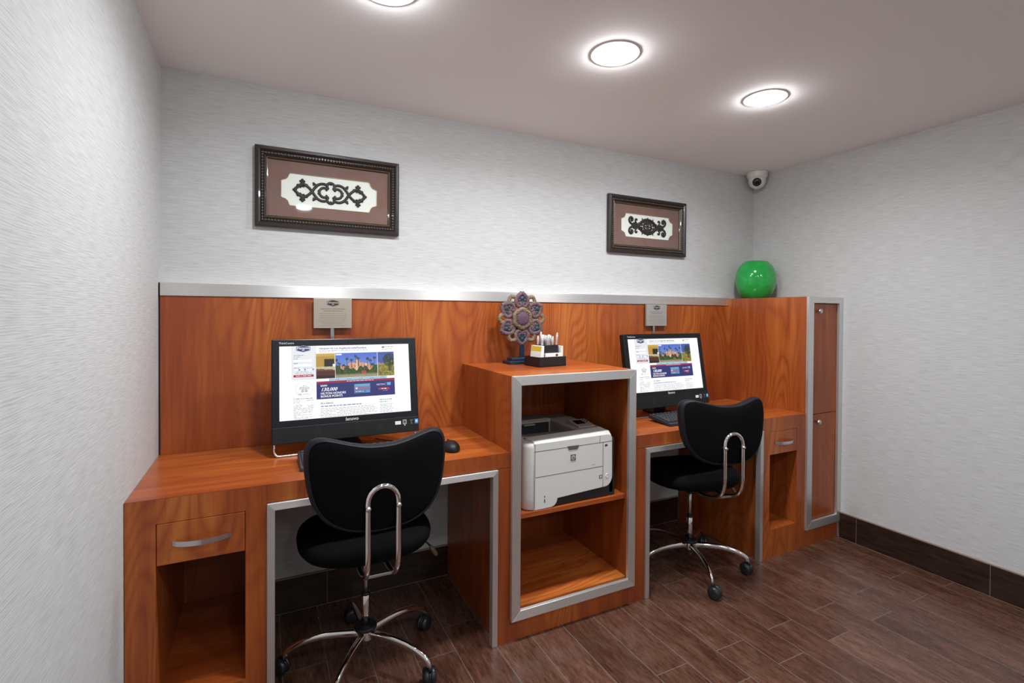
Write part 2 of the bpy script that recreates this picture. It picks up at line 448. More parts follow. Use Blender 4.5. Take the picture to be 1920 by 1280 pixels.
worktop(XM1+.0005, XT0-.0005, KC, KD, 'shorter wooden worktop on the right between printer cabinet and tall locker')

def drawer_pedestal(x0, x1, dx0, dx1, nz, label, base_gap):
    """pedestal with a drawer above an open niche"""
    t = thing('drawer_pedestal', label, 'cabinet', ((x0+x1)/2, YD/2, 0), 'drawer pedestals under the worktops')
    zt = HD-TW-.0005; yb = YW-.014; dz0, dz1 = .560, .683
    th = .018
    m = M()
    fn = lambda a, b, d: (a, d, b)
    # front stiles and rail
    zf = HD-.0014
    m.box(x0, YD, 0, dx0-.002, YD+th, zf); m.box(dx1+.002, YD, 0, x1, YD+th, zf)
    m.box(dx0-.002, YD, dz1+.002, dx1+.002, YD+th, zf)
    m.box(dx0-.002, YD+(.0015 if base_gap else 0), 0, dx1+.002, YD+th, nz)
    m.build('front_frame', MT['wood'], t)
    m = M()
    m.box(x0, YD+th, 0, x0+th, yb, zt); m.box(x1-th, YD+th, 0, x1, yb, zt)
    m.box(dx0-.02, YD+th, nz, dx0-.002, yb-.02, zt-.001); m.box(dx1+.002, YD+th, nz, dx1+.02, yb-.02, zt-.001)
    m.box(x0+th, yb-.018, 0, x1-th, yb, zt)
    m.build('side_panels', MT['wood'], t)
    M().box(dx0-.002, YD+th, nz-.018, dx1+.002, yb-.02, nz, 0).build('niche_floor', MT['top'], t)
    d = M().box(dx0, YD-.0005, dz0, dx1, YD+.30, dz1, .0012).build('drawer', MT['wood'], t)
    m = M(); cx = (dx0+dx1)/2 + (.0 if base_gap else .001); hw = .075; z = (dz0+dz1)/2
    pts = [Vector((cx+hw*s, YD-.001-.026*(1-(s*s))**.8-.002, z)) for s in [k/10-1 for k in range(21)]]
    out = []
    for i, p in enumerate(pts):
        h = .0075
        out.append([p+Vector((0, -.002, -h)), p+Vector((0, -.002, h)), p+Vector((0, .002, h)), p+Vector((0, .002, -h))])
    m.rings(out, smooth=False)
    m.box(cx-hw-.001, YD-.004, z-.0075, cx-hw+.006, YD-.0002, z+.0075); m.box(cx+hw-.006, YD-.004, z-.0075, cx+hw+.001, YD-.0002, z+.0075)
    m.build('drawer_handle', MT['satin'], d)
drawer_pedestal(X0, KA-.0005, .079, .309, .15, 'wooden drawer pedestal with open niche beside the left wall', False)
drawer_pedestal(KD+.0005, XT0-.0005, .0+2.806, 3.030, .152, 'wooden drawer pedestal with open niche beside the tall locker', True)

def printer_cabinet():
    t = thing('printer_cabinet', 'tall open wooden cabinet with brushed metal border holding the printer, between the desks', 'cabinet', ((XM0+XM1)/2, YD/2, 0))
    zm = 1.0644; th = .035; yb = -.002; mz = .0888
    fr = -.562; ff = YD
    # lower sides flanking the tower
    M().box(KB+.0005, YD, 0, XM0, YW-.014, HD-TW-.0005).build('side_panel', MT['wood'], t)
    M().box(XM1, YD, 0, KC-.0005, YW-.014, HD-TW-.0005).build('side_panel', MT['wood'], t)
    # tower
    m = M(); m.box(XM0+.0002, ff-.008, mz, XM0+th, yb, zm-.001); m.build('tower_side', MT['wood'], t)
    m = M(); m.box(XM1-th, ff-.008, mz, XM1-.0002, yb, zm-.001)
    m.build('tower_side', MT['wood'], t)
    M().box(XM0+.0002, ff-.008, zm-.0008, XM1-.0002, yb, zm+.0008, 0).box(XM0+th, ff-.007, zm-.03, XM1-th, yb-.015, zm-.001).build('cabinet_top', MT['top'], t)
    m = M(); m.box(XM0, YD, 0, XM1, YD+.018, mz+.02); m.build('plinth', MT['wood'], t)
    M().box(XM0+th, ff, .11, XM1-th, yb-.01, .131).build('cabinet_bottom', MT['top'], t)
    M().box(XM0+th, yb-.014, .131, XM1-th, yb, zm-.001).build('rear_panel', MT['wood'], t)
    M().box(XM0+th+.0005, -.532, .482, XM1-th-.0005, yb-.015, .502, .001).build('shelf', MT['top'], t)
    wd = .038; a, b, c, d = XM0, mz, XM1, zm+.001
    y0, y1 = fr, ff-.0085; fn = lambda x, z, y: (x, y, z); m = M()
    m.prism([(a, d), (c, d), (c-wd, d-wd), (a+wd, d-wd)], fn, y0, y1, MT['metal_x'], .0012)
    m.prism([(a, b), (c, b), (c-wd, b+wd), (a+wd, b+wd)][::-1], fn, y0, y1, MT['metal_x'], .0012)
    m.prism([(a, b), (a, d), (a+wd, d-wd), (a+wd, b+wd)], fn, y0, y1, MT['metal_z'], .0012)
    m.prism([(c, b), (c, d), (c-wd, d-wd), (c-wd, b+wd)][::-1], fn, y0, y1, MT['metal_z'], .0012)
    m.build('metal_border', None, t)
printer_cabinet()

def locker():
    t = thing('tall_locker', 'narrow tall wooden locker with two doors in a metal border, in the right corner', 'cabinet', ((XT0+XT1)/2, YD/2, 0))
    zt = 1.4188; fy = -.541
    m = M(); m.box(XT0, YD+.004, 0, XT0+.02, YW-.003, zt); m.box(XT1-.02, YD+.004, .16, XT1-.0005, YW-.003, zt); m.box(XT0+.02, YW-.02, 0, XT1-.02, YW-.003, zt); 
    m.build('side_panels', MT['wood'], t)
    M().box(XT0, YD+.004, zt+.0002, XT1-.0005, YW-.003, zt+.0012).build('locker_top', MT['top'], t)
    M().box(XT0, YD, 0, XT1-.012, YD+.018, .12).build('plinth', MT['wood'], t)
    a, b, c, d = XT0, .097, XT1, zt+.001; wl, wt, wr, wb = .046, .035, .034, .046; y0, y1 = fy-.008, YD+.0035
    fn = lambda x, z, y: (x, y, z); m = M()
    m.prism([(a, d), (c, d), (c-wr, d-wt), (a+wl, d-wt)], fn, y0, y1, MT['metal_x'], .001)
    m.prism([(a, b), (c, b), (c-wr, b+wb), (a+wl, b+wb)][::-1], fn, y0, y1, MT['metal_x'], .001)
    m.prism([(a, b), (a, d), (a+wl, d-wt), (a+wl, b+wb)], fn, y0, y1, MT['metal_z'], .001)
    m.prism([(c, b), (c, d), (c-wr, d-wt), (c-wr, b+wb)][::-1], fn, y0, y1, MT['metal_z'], .001)
    m.build('metal_border', None, t)
    for z0, z1, kz in ((.7495, d-wt-.004, 1.339), (b+wb+.002, .7465, .706)):
        dr = M().box(a+wl+.0015, YD+.0035, z0, c-wr-.0015, YD+.022, z1, .001).build('locker_door', MT['wood'], t)
        m = M(); mx = Matrix.Rotation(PI/2, 4, 'X')
        m.lathe([(.0055, 0), (.005, .012), (.007, .016), (.0135, .020), (.0145, .024), (.0115, .029), (.004, .0315), (.0002, .032)], (3.198, YD+.0035, kz), 20, mx)
        m.build('knob', MT['satin'], dr)
locker()

# ------------------------------------------------------------------ pictures
def picture(x0, z0, design, label):
    W, H = .606, .340; y = YW-.0006; x1, z1 = x0+W, z0+H
    t = thing('framed_picture', label, 'picture', (x0+W/2, y, z0), 'framed ironwork pictures on the back wall')
    prof = [(0, 0), (0, .022), (.004, .026), (.014, .027), (.020, .023), (.024, .018), (.032, .018), (.036, .021), (.040, .018), (.044, .012), (.050, .009), (.050, .002)]
    M().frame_sweep(x0, z0, x1, z1, y, prof).build('frame', MT['frame'], t)
    m = M(); i = .028; step = .0105
    def beads(ax, a, b, fixed):
        n = int((b-a)/(step*1.15))
        for k in range(n+1):
            p = a+(b-a)*k/n
            c = (p, y-.020, fixed) if ax == 'x' else (fixed, y-.020, p)
            m.ball(c, .0050, 8, (1.0, 1.0, 1.0))
    beads('x', x0+i, x1-i, z0+i); beads('x', x0+i, x1-i, z1-i); beads('z', z0+i+step, z1-i-step, x0+i); beads('z', z0+i+step, z1-i-step, x1-i)
    m.build('beading', MT['bead'], t)
    m = M(); m.frame_sweep(x0+.043, z0+.043, x1-.043, z1-.043, y, [(0, .0135), (.0012, .0145), (.0024, .0125)]); m.build('gilt_line', MT['gold'], t)
    cx, cz = x0+W/2, z0+H/2
    # mat with a notched window
    def notched(hw, hh, q, r):
        pts = []
        for sx, sz in ((1, 1), (-1, 1), (-1, -1), (1, -1)):
            arc = []
            for k in range(9):
                a = PI/2*k/8
                arc.append((sx*(hw-q+ -r*math.cos(a)*1.0 + r*0), sz*(hh-q-r*math.sin(a))) if False else (sx*(hw-r*math.cos(a)-0.0), sz*(hh-r*math.sin(a))))
            step1 = [(sx*hw, sz*(hh-r-q)), (sx*(hw-q*.6), sz*(hh-r-q))] ; step2 = [(sx*(hw-r-q), sz*(hh-q*.6)), (sx*(hw-r-q), sz*hh)]
            arc = [(sx*(hw-q*.6-(r)*math.cos(PI/2*k/8)*0 - (r)*(1-math.cos(PI/2*(1-k/8)))*0 - r*math.sin(PI/2*k/8)), sz*(hh-q*.6-r*math.cos(PI/2*k/8))) for k in range(9)]
            seq = step1+arc+step2
            # concave corner: arc centred outside on the window corner
            if sx*sz < 0: seq = seq[::-1]
            pts += seq
        return pts
    win = notched(.203, .0705, .008, .026)
    b = bmesh.new(); outer = [(-W/2+.045, -H/2+.045), (W/2-.045, -H/2+.045), (W/2-.045, H/2-.045), (-W/2+.045, H/2-.045)]
    es = []
    for loop in (outer, win):
        vs = [b.verts.new((cx+p[0], y-.0065, cz+p[1])) for p in loop]
        es += [b.edges.new((vs[k], vs[(k+1) % len(vs)])) for k in range(len(vs))]
    bmesh.ops.triangle_fill(b, edges=es, use_beauty=True)
    m = M(); m.absorb(b); 
    mat_o = m.build('mat', MT['matb'], t)
    m = M(); pts = [(cx+p[0], y-.0068, cz+p[1]) for p in win]; m.tube(pts, .0013, 6, closed=True, up=(0, 1, 0)); m.build('window_line', MT['gold'], mat_o)
    M().box(x0+.06, y-.004, z0+.06, x1-.06, y-.0015, z1-.06).build('backing', MT['cream'], t)
    M().box(x0+.002, y-.0012, z0+.002, x1-.002, y, z1-.002).build('back_board', MT['frame'], t)
    # scrollwork
    m = M()
    def T(pts, r=.0042, closed=False, taper=False, flat=.55):
        P3 = [(cx+px, y-.0060, cz+pz) for px, pz in pts]
        P3 = smooth_path(P3, 6, closed)
        rr = None
        if taper: rr = [r*(.45+.75*math.sin(PI*min(1, (k+1)/len(P3)))) for k in range(len(P3))]
        m.tube(P3, r*.78, 8, closed=closed, flat=1.7, up=(0, 1, 0), rr=rr)
    def blob(x, z, r): m.ball((cx+x, y-.006, cz+z), r*1.25, 10, (1, .5, 1))
    def arc(x, z, r, a0, a1, n=10): return [(x+r*math.cos(R(a0+(a1-a0)*k/n)), z+r*math.sin(R(a0+(a1-a0)*k/n))) for k in range(n+1)]
    if design == 'cross':
        for s in (1, -1):
            T(arc(0, s*.030, .0155, -50 if s > 0 else 50, 230 if s > 0 else -230), .0046)     # top and bottom lobe
            T(arc(s*.027, 0, .021, -135 if s > 0 else 45, 135 if s > 0 else 315), .0044)      # side lobe
            blob(s*.0485, 0, .0052); blob(s*.0525, .006, .003); blob(s*.0525, -.006, .003)
            for q in (1, -1):
                blob(s*.012, q*.019, .0042); blob(s*.018, q*.013, .0042); blob(0, q*.040, .004)
                T([(s*.013, q*.032), (s*.026, q*.0375), (s*.040, q*.0375), (s*.054, q*.031), (s*.066, q*.018), (s*.078, q*.0), (s*.090, -q*.014), (s*.105, -q*.025), (s*.118, -q*.031)], .0046)
                T([(s*.058, q*.028), (s*.066, q*.032), (s*.072, q*.037)], .0036); blob(s*.0725, q*.037, .0038); blob(s*.072, q*.029, .003)
                T([(s*.118, q*.031), (s*.128, q*.022), (s*.138, q*.013), (s*.147, q*.004)], .0048)
                blob(s*.118, q*.036, .0062); blob(s*.118, q*.0455, .0050); blob(s*.1105, q*.040, .0042); blob(s*.1255, q*.040, .0042)
                blob(s*.136, q*.021, .0052); blob(s*.100, q*.026, .0045); blob(s*.112, q*.018, .0036); blob(s*.126, q*.014, .0036)
                T([(s*.115, q*.027), (s*.122, q*.017)], .0036)
            blob(s*.147, 0, .0066); blob(s*.152, 0, .005)
    else:
        for s in (1, -1):
            for q in (1, -1):
                T([(0, q*.044), (s*.022, q*.041), (s*.045, q*.030), (s*.066, q*.012), (s*.080, -q*.004), (s*.098, -q*.014), (s*.112, -q*.012)], .0052)
                T([(0, q*.034), (s*.020, q*.031), (s*.040, q*.021), (s*.056, q*.006), (s*.064, 0)], .0030)
                # big end scroll
                sp = [(s*(.098+.0), q*.004), (s*.120, q*.008), (s*.137, q*.018), (s*.143, q*.034), (s*.134, q*.047), (s*.121, q*.046), (s*.116, q*.036), (s*.122, q*.029), (s*.129, q*.033)]
                T(sp, .0055); blob(s*.127, q*.036, .0048)
                T([(s*.078, q*.008), (s*.088, q*.018), (s*.096, q*.030), (s*.092, q*.040), (s*.083, q*.038)], .0042); blob(s*.084, q*.036, .0048)
                # little scrolls inside the lens
                T([(s*.004, q*.004), (s*.010, q*.016), (s*.020, q*.022), (s*.028, q*.016), (s*.024, q*.009), (s*.018, q*.012)], .0034)
                T([(s*.030, q*.001), (s*.038, q*.010), (s*.046, q*.009), (s*.046, q*.002)], .0030); blob(s*.020, q*.013, .0034); blob(s*.012, q*.027, .0036)
                T([(s*.002, q*.014), (s*.004, q*.024), (s*.0, q*.032)], .0032)
                blob(s*.040, q*.040, .0042); blob(s*.043, q*.047, .0030); blob(s*.0, q*.050, .0045); blob(s*.070, q*.018, .004)
            T([(s*.0, 0), (s*.03, 0)], .003)
            T([(s*.085, 0), (s*.108, 0), (s*.125, 0)], .006)
    m.build('scrollwork', MT['iron'], t)
    M().box(x0+.044, y-.0135, z0+.044, x1-.044, y-.0118, z1-.044).build('glass', MT['glass'], t)
picture(.328, 1.677, 'cross', 'dark framed ironwork picture with cross-ended scrolls, hanging above the left desk')
picture(2.164, 1.679, 'lens', 'dark framed ironwork picture with curled lens-shaped scrollwork, hanging nearer the corner camera')

# ------------------------------------------------------------------ signs over the computers
def hex_logo(m, fn, x, z, w, h, d, dark, light):
    def hx(k): return [(x-w/2*k, z+h*.27*k), (x-w/2*k, z-h*.27*k), (x, z-h/2*k), (x+w/2*k, z-h*.27*k), (x+w/2*k, z+h*.27*k), (x, z+h/2*k)]
    m.quadc([fn(a, b, d) for a, b in hx(1)], dark)
    m.quadc([fn(a, b, d+.0001) for a, b in hx(.92)], light)
    m.quadc([fn(a, b, d+.0002) for a, b in hx(.86)], dark)
    put_text(m, fn, x, z-h*.04, 'Hampton', w*.235, light, d+.0003, align='CENTER', shear=.25, bold=True)
    put_text(m, fn, x, z-h*.27, 'Inn', w*.16, light, d+.0003, align='CENTER', bold=True)

def sign(x0, mat, label, px):
    z0, z1 = 1.2455, 1.3735; x1 = x0+.157
    t = thing('information_sign', label, 'sign', ((x0+x1)/2, -.012, HD), 'information signs over the computers')
    p = M().box(x0, -.026, z0, x1, -.014, z1, .0008).build('plate', mat, t)
    m = M().box(px-.0075, -.0115, HD+.0005, px+.0075, -.0005, z0+.02, .001); m.build('post', MT['satin'], t)
    M().box(px-.03, -.0139, z0+.03, px+.03, -.0005, z0+.06).build('bracket', MT['blackp'], t)
    m = M(); fn = lambda a, b, d: (a, -.026-d, b); cx = (x0+x1)/2; ink = (.10, .085, .075)
    hex_logo(m, fn, cx, z1-.0195, .050, .030, .0002, (.02, .018, .02), (.45, .41, .36))
    rnd = random.Random(3)
    def line(z, w, h, c):
        x = cx-w/2
        while x < cx+w/2:
            l = min(rnd.uniform(.004, .011), cx+w/2-x)
            m.quadc([fn(x, z, .0002), fn(x+l, z, .0002), fn(x+l, z+h, .0002), fn(x, z+h, .0002)], c); x += l+.0018
    line(z1-.046, .102, .0022, ink); line(z1-.055, .076, .0022, ink)
    for k in range(8): line(z1-.066-k*.0075, (.112, .116, .110, .108, .116, .108, .084, .106)[k], .0012, tuple(c*1.6 for c in ink))
    m.build('lettering', MT['ink'], p)
sign(.553, MT['plaque'], 'square metal sign on the wood panel above the left monitor', .631)
sign(2.391, MT['plaque2'], 'square metal sign on the wood panel above the right monitor', 2.462)

# ------------------------------------------------------------------ computers
def screen_mesh(fn0, W, H):
    """fn0(u,v,d): u to the right, v down in 0..1, d layer"""
    m = M()
    L = [0]
    def rect(u0, v0, u1, v1, c, layer=1):
        f = lambda u, v: fn0(u, v, layer*.00012)
        m.quadc([f(u0, v0), f(u0, v1), f(u1, v1), f(u1, v0)], c)
    def h(x): return hexc(x)
    white = (1.0, 1.0, 1.0)
    rect(0, 0, 1, 1, white, 0)
    tx = lambda a, b, d: fn0(a/W, -b/H, d)
    def txt(u, v, s, size, col, layer=4, **kw): put_text(m, tx, u*W, -v*H, s, size, col, layer*.00012, **kw)
    rnd = random.Random(11)
    def words(u0, u1, v, hh, c, layer=3, wmin=.008, wmax=.03, gap=.006, fill=1.0):
        u = u0
        while u < u1:
            l = min(rnd.uniform(wmin, wmax), u1-u)
            if rnd.random() < fill: rect(u, v, u+l, v+hh, c, layer)
            u += l+gap
    # left column
    rect(.086, 0, .262, .462, h('d9dbe2'), 1); rect(.09, 0, .258, .452, h('e8eaef'), 2)
    hex_logo(m, tx, .170*W, -.038*H, .052, .028, .0005, h('1b2a63'), h('f2f4fa'))
    grey = h('8d919b')
    words(.10, .17, .125, .008, grey); words(.10, .15, .148, .006, grey)
    for v in (.172, .235): words(.10, .13, v, .008, h('777b86')); rect(.10, v+.016, .23, v+.045, white, 3)
    words(.10, .14, .298, .008, grey); words(.17, .24, .305, .006, grey)
    for u in (.135, .175, .235): rect(u, .318, u+.010, .338, h('5b84bd'), 4)
    for u in (.105, .155, .2): rect(u, .318, u+.026, .338, h('f6f7fa'), 3)
    words(.12, .2, .352, .008, h('a9adb8')); words(.11, .23, .375, .006, h('c08c98'))
    rect(.098, .396, .243, .428, h('a5193a'), 3); words(.115, .225, .406, .010, h('f3d9df'), 5)
    # review badge
    def disc(u, v, r, c, layer, n=28):
        pts = [fn0(u+r*math.cos(2*PI*k/n)/W, v+r*math.sin(2*PI*k/n)/H, layer*.00012) for k in range(n)]; m.quadc(pts[::-1], c)
    disc(.175, .590, .031, h('a9b3ad'), 2); disc(.175, .590, .0302, white, 3)
    words(.165, .187, .543, .007, h('666b68'), 4); txt(.175, .573, 'CERTIFICATE of', .0052, h('333835'), align='CENTER', bold=True); txt(.175, .594, 'EXCELLENCE', .0064, h('333835'), align='CENTER', bold=True)
    for s in (-.013, .013): disc(.175+s, .617, .0052, h('3b413d'), 4); disc(.175+s, .617, .0038, white, 5); disc(.175+s, .617, .0017, h('3b413d'), 6)
    txt(.133, .668, 'trip', .0078, h('222222'), bold=True); txt(.165, .668, 'advisor', .0078, h('5f9a6d'))
    words(.098, .235, .716, .008, h('777b86'), fill=.95)
    words(.098, .15, .742, .006, grey); words(.19, .24, .742, .006, grey); words(.098, .14, .765, .006, grey)
    for k in range(13):
        words(.098, .16 if k in (0, 8, 10) else .245-.02*rnd.random(), .80+k*.0152, .0055, h('a2a6ae'), fill=.92)
    # header
    txt(.285, .052, 'Hampton Inn Los Angeles/Arcadia/Pasadena', .0104, h('2d3f7e'), bold=True)
    words(.285, .66, .070, .007, h('8a93b5')); words(.285, .40, .086, .005, h('c7a36a'))
    rect(.775, .030, .795, .052, h('8c6a4b'), 3); words(.80, .865, .030, .009, h('5c9a6e')); words(.775, .86, .068, .006, h('9aa0a8'))
    # photographs
    def photo(u0, v0, u1, v1, nx, ny, fnc):
        for i in range(nx):
            for j in range(ny):
                a, b = (i+.5)/nx, (j+.5)/ny
                rect(u0+(u1-u0)*i/nx, v0+(v1-v0)*j/ny, u0+(u1-u0)*(i+1)/nx, v0+(v1-v0)*(j+1)/ny, fnc(a, b), 3)
    rp = random.Random(5)
    def jit(c, k=.25): f = 1+rp.uniform(-k, k); return tuple(min(1, x*f) for x in c)
    def room(a, b):
        if .42 < a < .98 and .22 < b < .52: return jit(h('1d130d'), .4)
        if b < .52: return jit(h('b9923a') if b > .1 else h('caa64e'), .08)
        if b < .60+.06*a: return jit(h('c9b89a'), .25)
        if b < .70: return jit(h('6a4a25'), .3)
        return jit(h('4a1d10') if b < .9 else h('1b0c08'), .3)
    palms = [(.03, .28), (.09, .42), (.27, .24), (.37, .30), (.48, .14), (.54, .22), (.76, .26), (.83, .34), (.93, .22), (.20, .5), (.88, .5)]
    def hotel(a, b):
        for px, pz in palms:
            dx, dz = (a-px)*1.6, b-pz
            if dx*dx*.8+dz*dz < .0032 and rp.random() < .8: return jit(h('27402e'), .4)
            if abs(dx) < .012 and 0 < dz < .3: return jit(h('5a4a34'), .3)
        top = .40 if .30 < a < .66 else (.46 if .66 <= a < .80 else .52)
        if .46 < a < .56: top = .30
        if b < top and not (a < .12 and b > .5): return jit(tuple(x*(1-.0*b) for x in lin((.30+.25*b, .42+.25*b, .82))), .04)
        tree = .62+.07*math.sin(a*17)+.05*math.sin(a*41)
        if b < tree and .12 < a < .9:
            if (int(a*40) % 3 == 0 and int(b*30) % 2 == 0): return jit(h('7a4a38'), .25)
            return jit(h('d79a7c') if (int(a*9) % 2) else h('e3bb9c'), .12)
        if b < .84:
            if .62 < a < .72 and b > .76: return jit(h('b23a2c'), .3)
            return jit(h('38571f') if rp.random() < .6 else h('18260f'), .45)
        return jit(h('9b8f74') if b > .9 else h('6f7a4a'), .2)
    def palm(a, b):
        if (a-.72)**2/.16+(b-.33)**2/.07 < 1 and rp.random() < .8: return jit(h('1f3318'), .5)
        if .62 < a < .80 and b > .4 and b < .8: return jit(h('5a4128'), .35)
        if b < .5-.15*a: return jit(h('3f56a8'), .06)
        if b < .55 and a < .3: return jit(h('a87f66'), .2)
        return jit(h('5d6a22') if rp.random() < .6 else h('a88f3a'), .4)
    photo(.262, .112, .402, .462, 28, 36, room); photo(.405, .112, .735, .462, 76, 40, hotel); photo(.738, .112, .872, .462, 30, 36, palm)
    rect(.41, .122, .455, .142, h('f2f2f2'), 5)
    rect(.385, .262, .402, .30, h('e8e8e8'), 5); rect(.739, .262, .757, .30, h('8a8a70'), 5)
    rect(.355, .465, .81, .508, h('a8c6e2'), 3)
    for k in range(10): rect(.36+k*.044, .468, .36+k*.044+.036, .498, h('93b6d6') if k % 2 else h('9fc4d4'), 4)
    # banner
    rect(.262, .500, .872, .528, h('a01c3f'), 6); rect(.262, .528, .872, .744, h('262a6e'), 6)
    words(.49, .70, .510, .009, h('f0c9d2'), 8, .012, .03, .005)
    txt(.292, .572, 'EARN', .0098, white, 8, bold=True)
    txt(.292, .636, '130,000', .0192, white, 8, shear=.35, bold=True)
    txt(.292, .682, 'HILTON HONORS', .0118, white, 8, bold=True); txt(.292, .722, 'BONUS POINTS', .0118, white, 8, bold=True)
    rect(.545, .56, .672, .692, h('4a7fae'), 8); rect(.545, .606, .672, .650, h('8c6f96'), 9); rect(.55, .565, .667, .60, h('6fa3c4'), 9)
    rect(.556, .612, .572, .634, h('e8eef4'), 10); rect(.640, .655, .664, .688, h('4f9fe0'), 10); words(.556, .62, .665, .008, h('dfe6ee'), 10)
    txt(.722, .596, 'HILTON', .0092, h('d6d9ee'), 8, bold=True); rect(.808, .560, .838, .600, h('6db0ea'), 8); rect(.797, .555, .7985, .605, h('c9cce6'), 8)
    rect(.736, .634, .826, .662, h('c41f35'), 8); words(.762, .802, .643, .010, white, 10); words(.775, .81, .672, .005, h('b9bddb'), 8)
    # text under the banner
    txt(.29, .812, 'At a Glance', .0098, h('23467f'), bold=True)
    words(.293, .60, .838, .012, h('5c7cad'), wmin=.012)
    for k in range(6): words(.29, (.69, .71, .725, .70, .72, .66)[k], .876+k*.0215, .0065, h('9b9fa8'), fill=.97)
    words(.745, .845, .800, .010, h('3c8f8c')); words(.745, .81, .832, .009, h('5aa9a6'))
    for k in range(6): words(.745, .86-.02*rnd.random(), .872+k*.0215, .0065, h('a2a6ae'))
    return m

def computer(xl, ytop, label, twist=0):
    """all-in-one: leaning panel, xl = left edge"""
    W = .568; zb, zt = .812, 1.207; yt, yb = ytop, ytop-.070
    t = thing('desktop_computer', label, 'computer', (xl+W/2, ytop, HD), 'all-in-one computers on the worktops')
    ux = Vector((1, 0, 0)); uz = Vector((0, yt-yb, zt-zb)); Hh = uz.length; uz.normalize(); nrm = ux.cross(uz)  # faces -Y and up
    if nrm.y > 0: nrm = -nrm
    org = Vector((xl, yb, zb))
    def F(a, b, d): return org+ux*a+uz*b+nrm*d          # a right, b up, d towards the viewer
    mx = Matrix((ux, uz, nrm)).transposed().to_4x4(); mx.translation = org
    m = M(); m.box(0, 0, -.034, W, Hh, 0, .004, MT['bezel'], mx)
    m.box(.05, .05, -.058, W-.05, Hh-.04, -.033, .012, MT['blackp'], mx)
    m.box(.002, .001, -.004, W-.002, .062, .0028, .0015, MT['blackp'], mx)
    body = m.build('housing', None, t)
    # display
    sw, sh = .508, .2865; sx, sz = .0275, Hh-.028-sh
    fn0 = lambda u, v, d: F(sx+u*sw, sz+(1-v)*sh, .0006+d)
    screen_mesh(fn0, sw, sh).build('display', MT['screen'], t, recalc=False)
    # marks on the bezel
    m = M(); ft = lambda a, b, d: F(a, b, d)
    put_text(m, ft, .268, .0685, 'lenovo', .0185, (.62, .6, .58), .0006, bold=True, shear=.12)
    m.build('maker_lettering', MT['ink'], body); m = M()
    put_text(m, ft, .026, Hh-.019, 'ThinkCentre', .0105, (.5, .52, .54), .0006, bold=True)
    m.build('model_lettering', MT['ink'], body); m = M()
    def rc(a0, b0, a1, b1, c, d=.0032): m.quadc([F(a0, b0, d), F(a1, b0, d), F(a1, b1, d), F(a0, b1, d)], c)
    rc(.466, .034, .490, .048, (.75, .75, .75)); m.build('sticker', MT['ink'], body); m = M(); rc(.498, .034, .514, .052, (.35, .38, .40)); rc(.501, .038, .511, .048, (.05, .06, .07), .0034)
    rc(.503, .027, .509, .033, (.35, .38, .40))
    m.build('sticker', MT['ink'], body); m = M()
    rc(.528, .046, .542, .050, (.10, .10, .11)); rc(.533, .034, .537, .046, (.10, .10, .11)); rc(.530, .032, .540, .034, (.10, .10, .11))
    m.build('symbol', MT['ink'], body); m = M()
    rc(.549, .032, .564, .052, (.03, .25, .60)); rc(.552, .038, .561, .048, (.5, .68, .85), .0034)
    m.build('sticker', MT['ink'], body)
    for a in (.163, .405):
        m = M(); m.lathe([(.0001, .0030), (.0155, .0030), (.0155, .0026)], n=24, mx=Matrix.Translation(F(a, .034, 0)) @ Matrix((ux, uz, nrm)).transposed().to_4x4(), caps=False, smooth=False); m.build('speaker_grille', MT['grille'], body)
    m = M(); m.lathe([(.0001, .0005), (.003, .0005)], n=12, mx=Matrix.Translation(F(W/2, Hh-.012, 0)) @ Matrix((ux, uz, nrm)).transposed().to_4x4(), caps=False); m.build('webcam', MT['camb'], body)
    # wire frame foot: bends under the screen
    m = M(); r = .0042; zf = HD+r+.0002
    path = []
    xa, xb = xl+.010, xl+W-.010; yf = ytop-.055
    path += [(xa, yt-.02, .93), (xa, yt-.035, .85), (xa, yf+.012, .80), (xa, yf+.002, zf+.016), (xa+.006, yf-.002, zf+.004), (xa+.018, yf-.004, zf)]
    path += [(xa+.10, yf-.004, zf), (xb-.10, yf-.004, zf)]
    path += [(xb-.018, yf-.004, zf), (xb-.006, yf-.002, zf+.004), (xb, yf+.002, zf+.016), (xb, yf+.012, .80), (xb, yt-.035, .85), (xb, yt-.02, .93)]
    m.tube(smooth_path(path, 4), r, 8); m.build('wire_foot', MT['satin'], t)
    m = M(); m.box(xl+W/2-.06, yt-.025, HD+.0005, xl+W/2+.06, yt+.10, HD+.012, .003); m.box(xl+W/2-.035, yt+.012, HD+.01, xl+W/2+.035, yt+.035, 1.02, .004); m.build('rear_stand', MT['blackp'], t)
    return t
pc = computer(.3885, -.17, 'black all-in-one computer showing a hotel web page on the left worktop')
pc2 = copy_tree(pc); pc2.location = pc.location + Vector((1.688, -.028, 0)); pc2['label'] = 'black all-in-one computer showing a hotel web page, partly behind the printer cabinet'

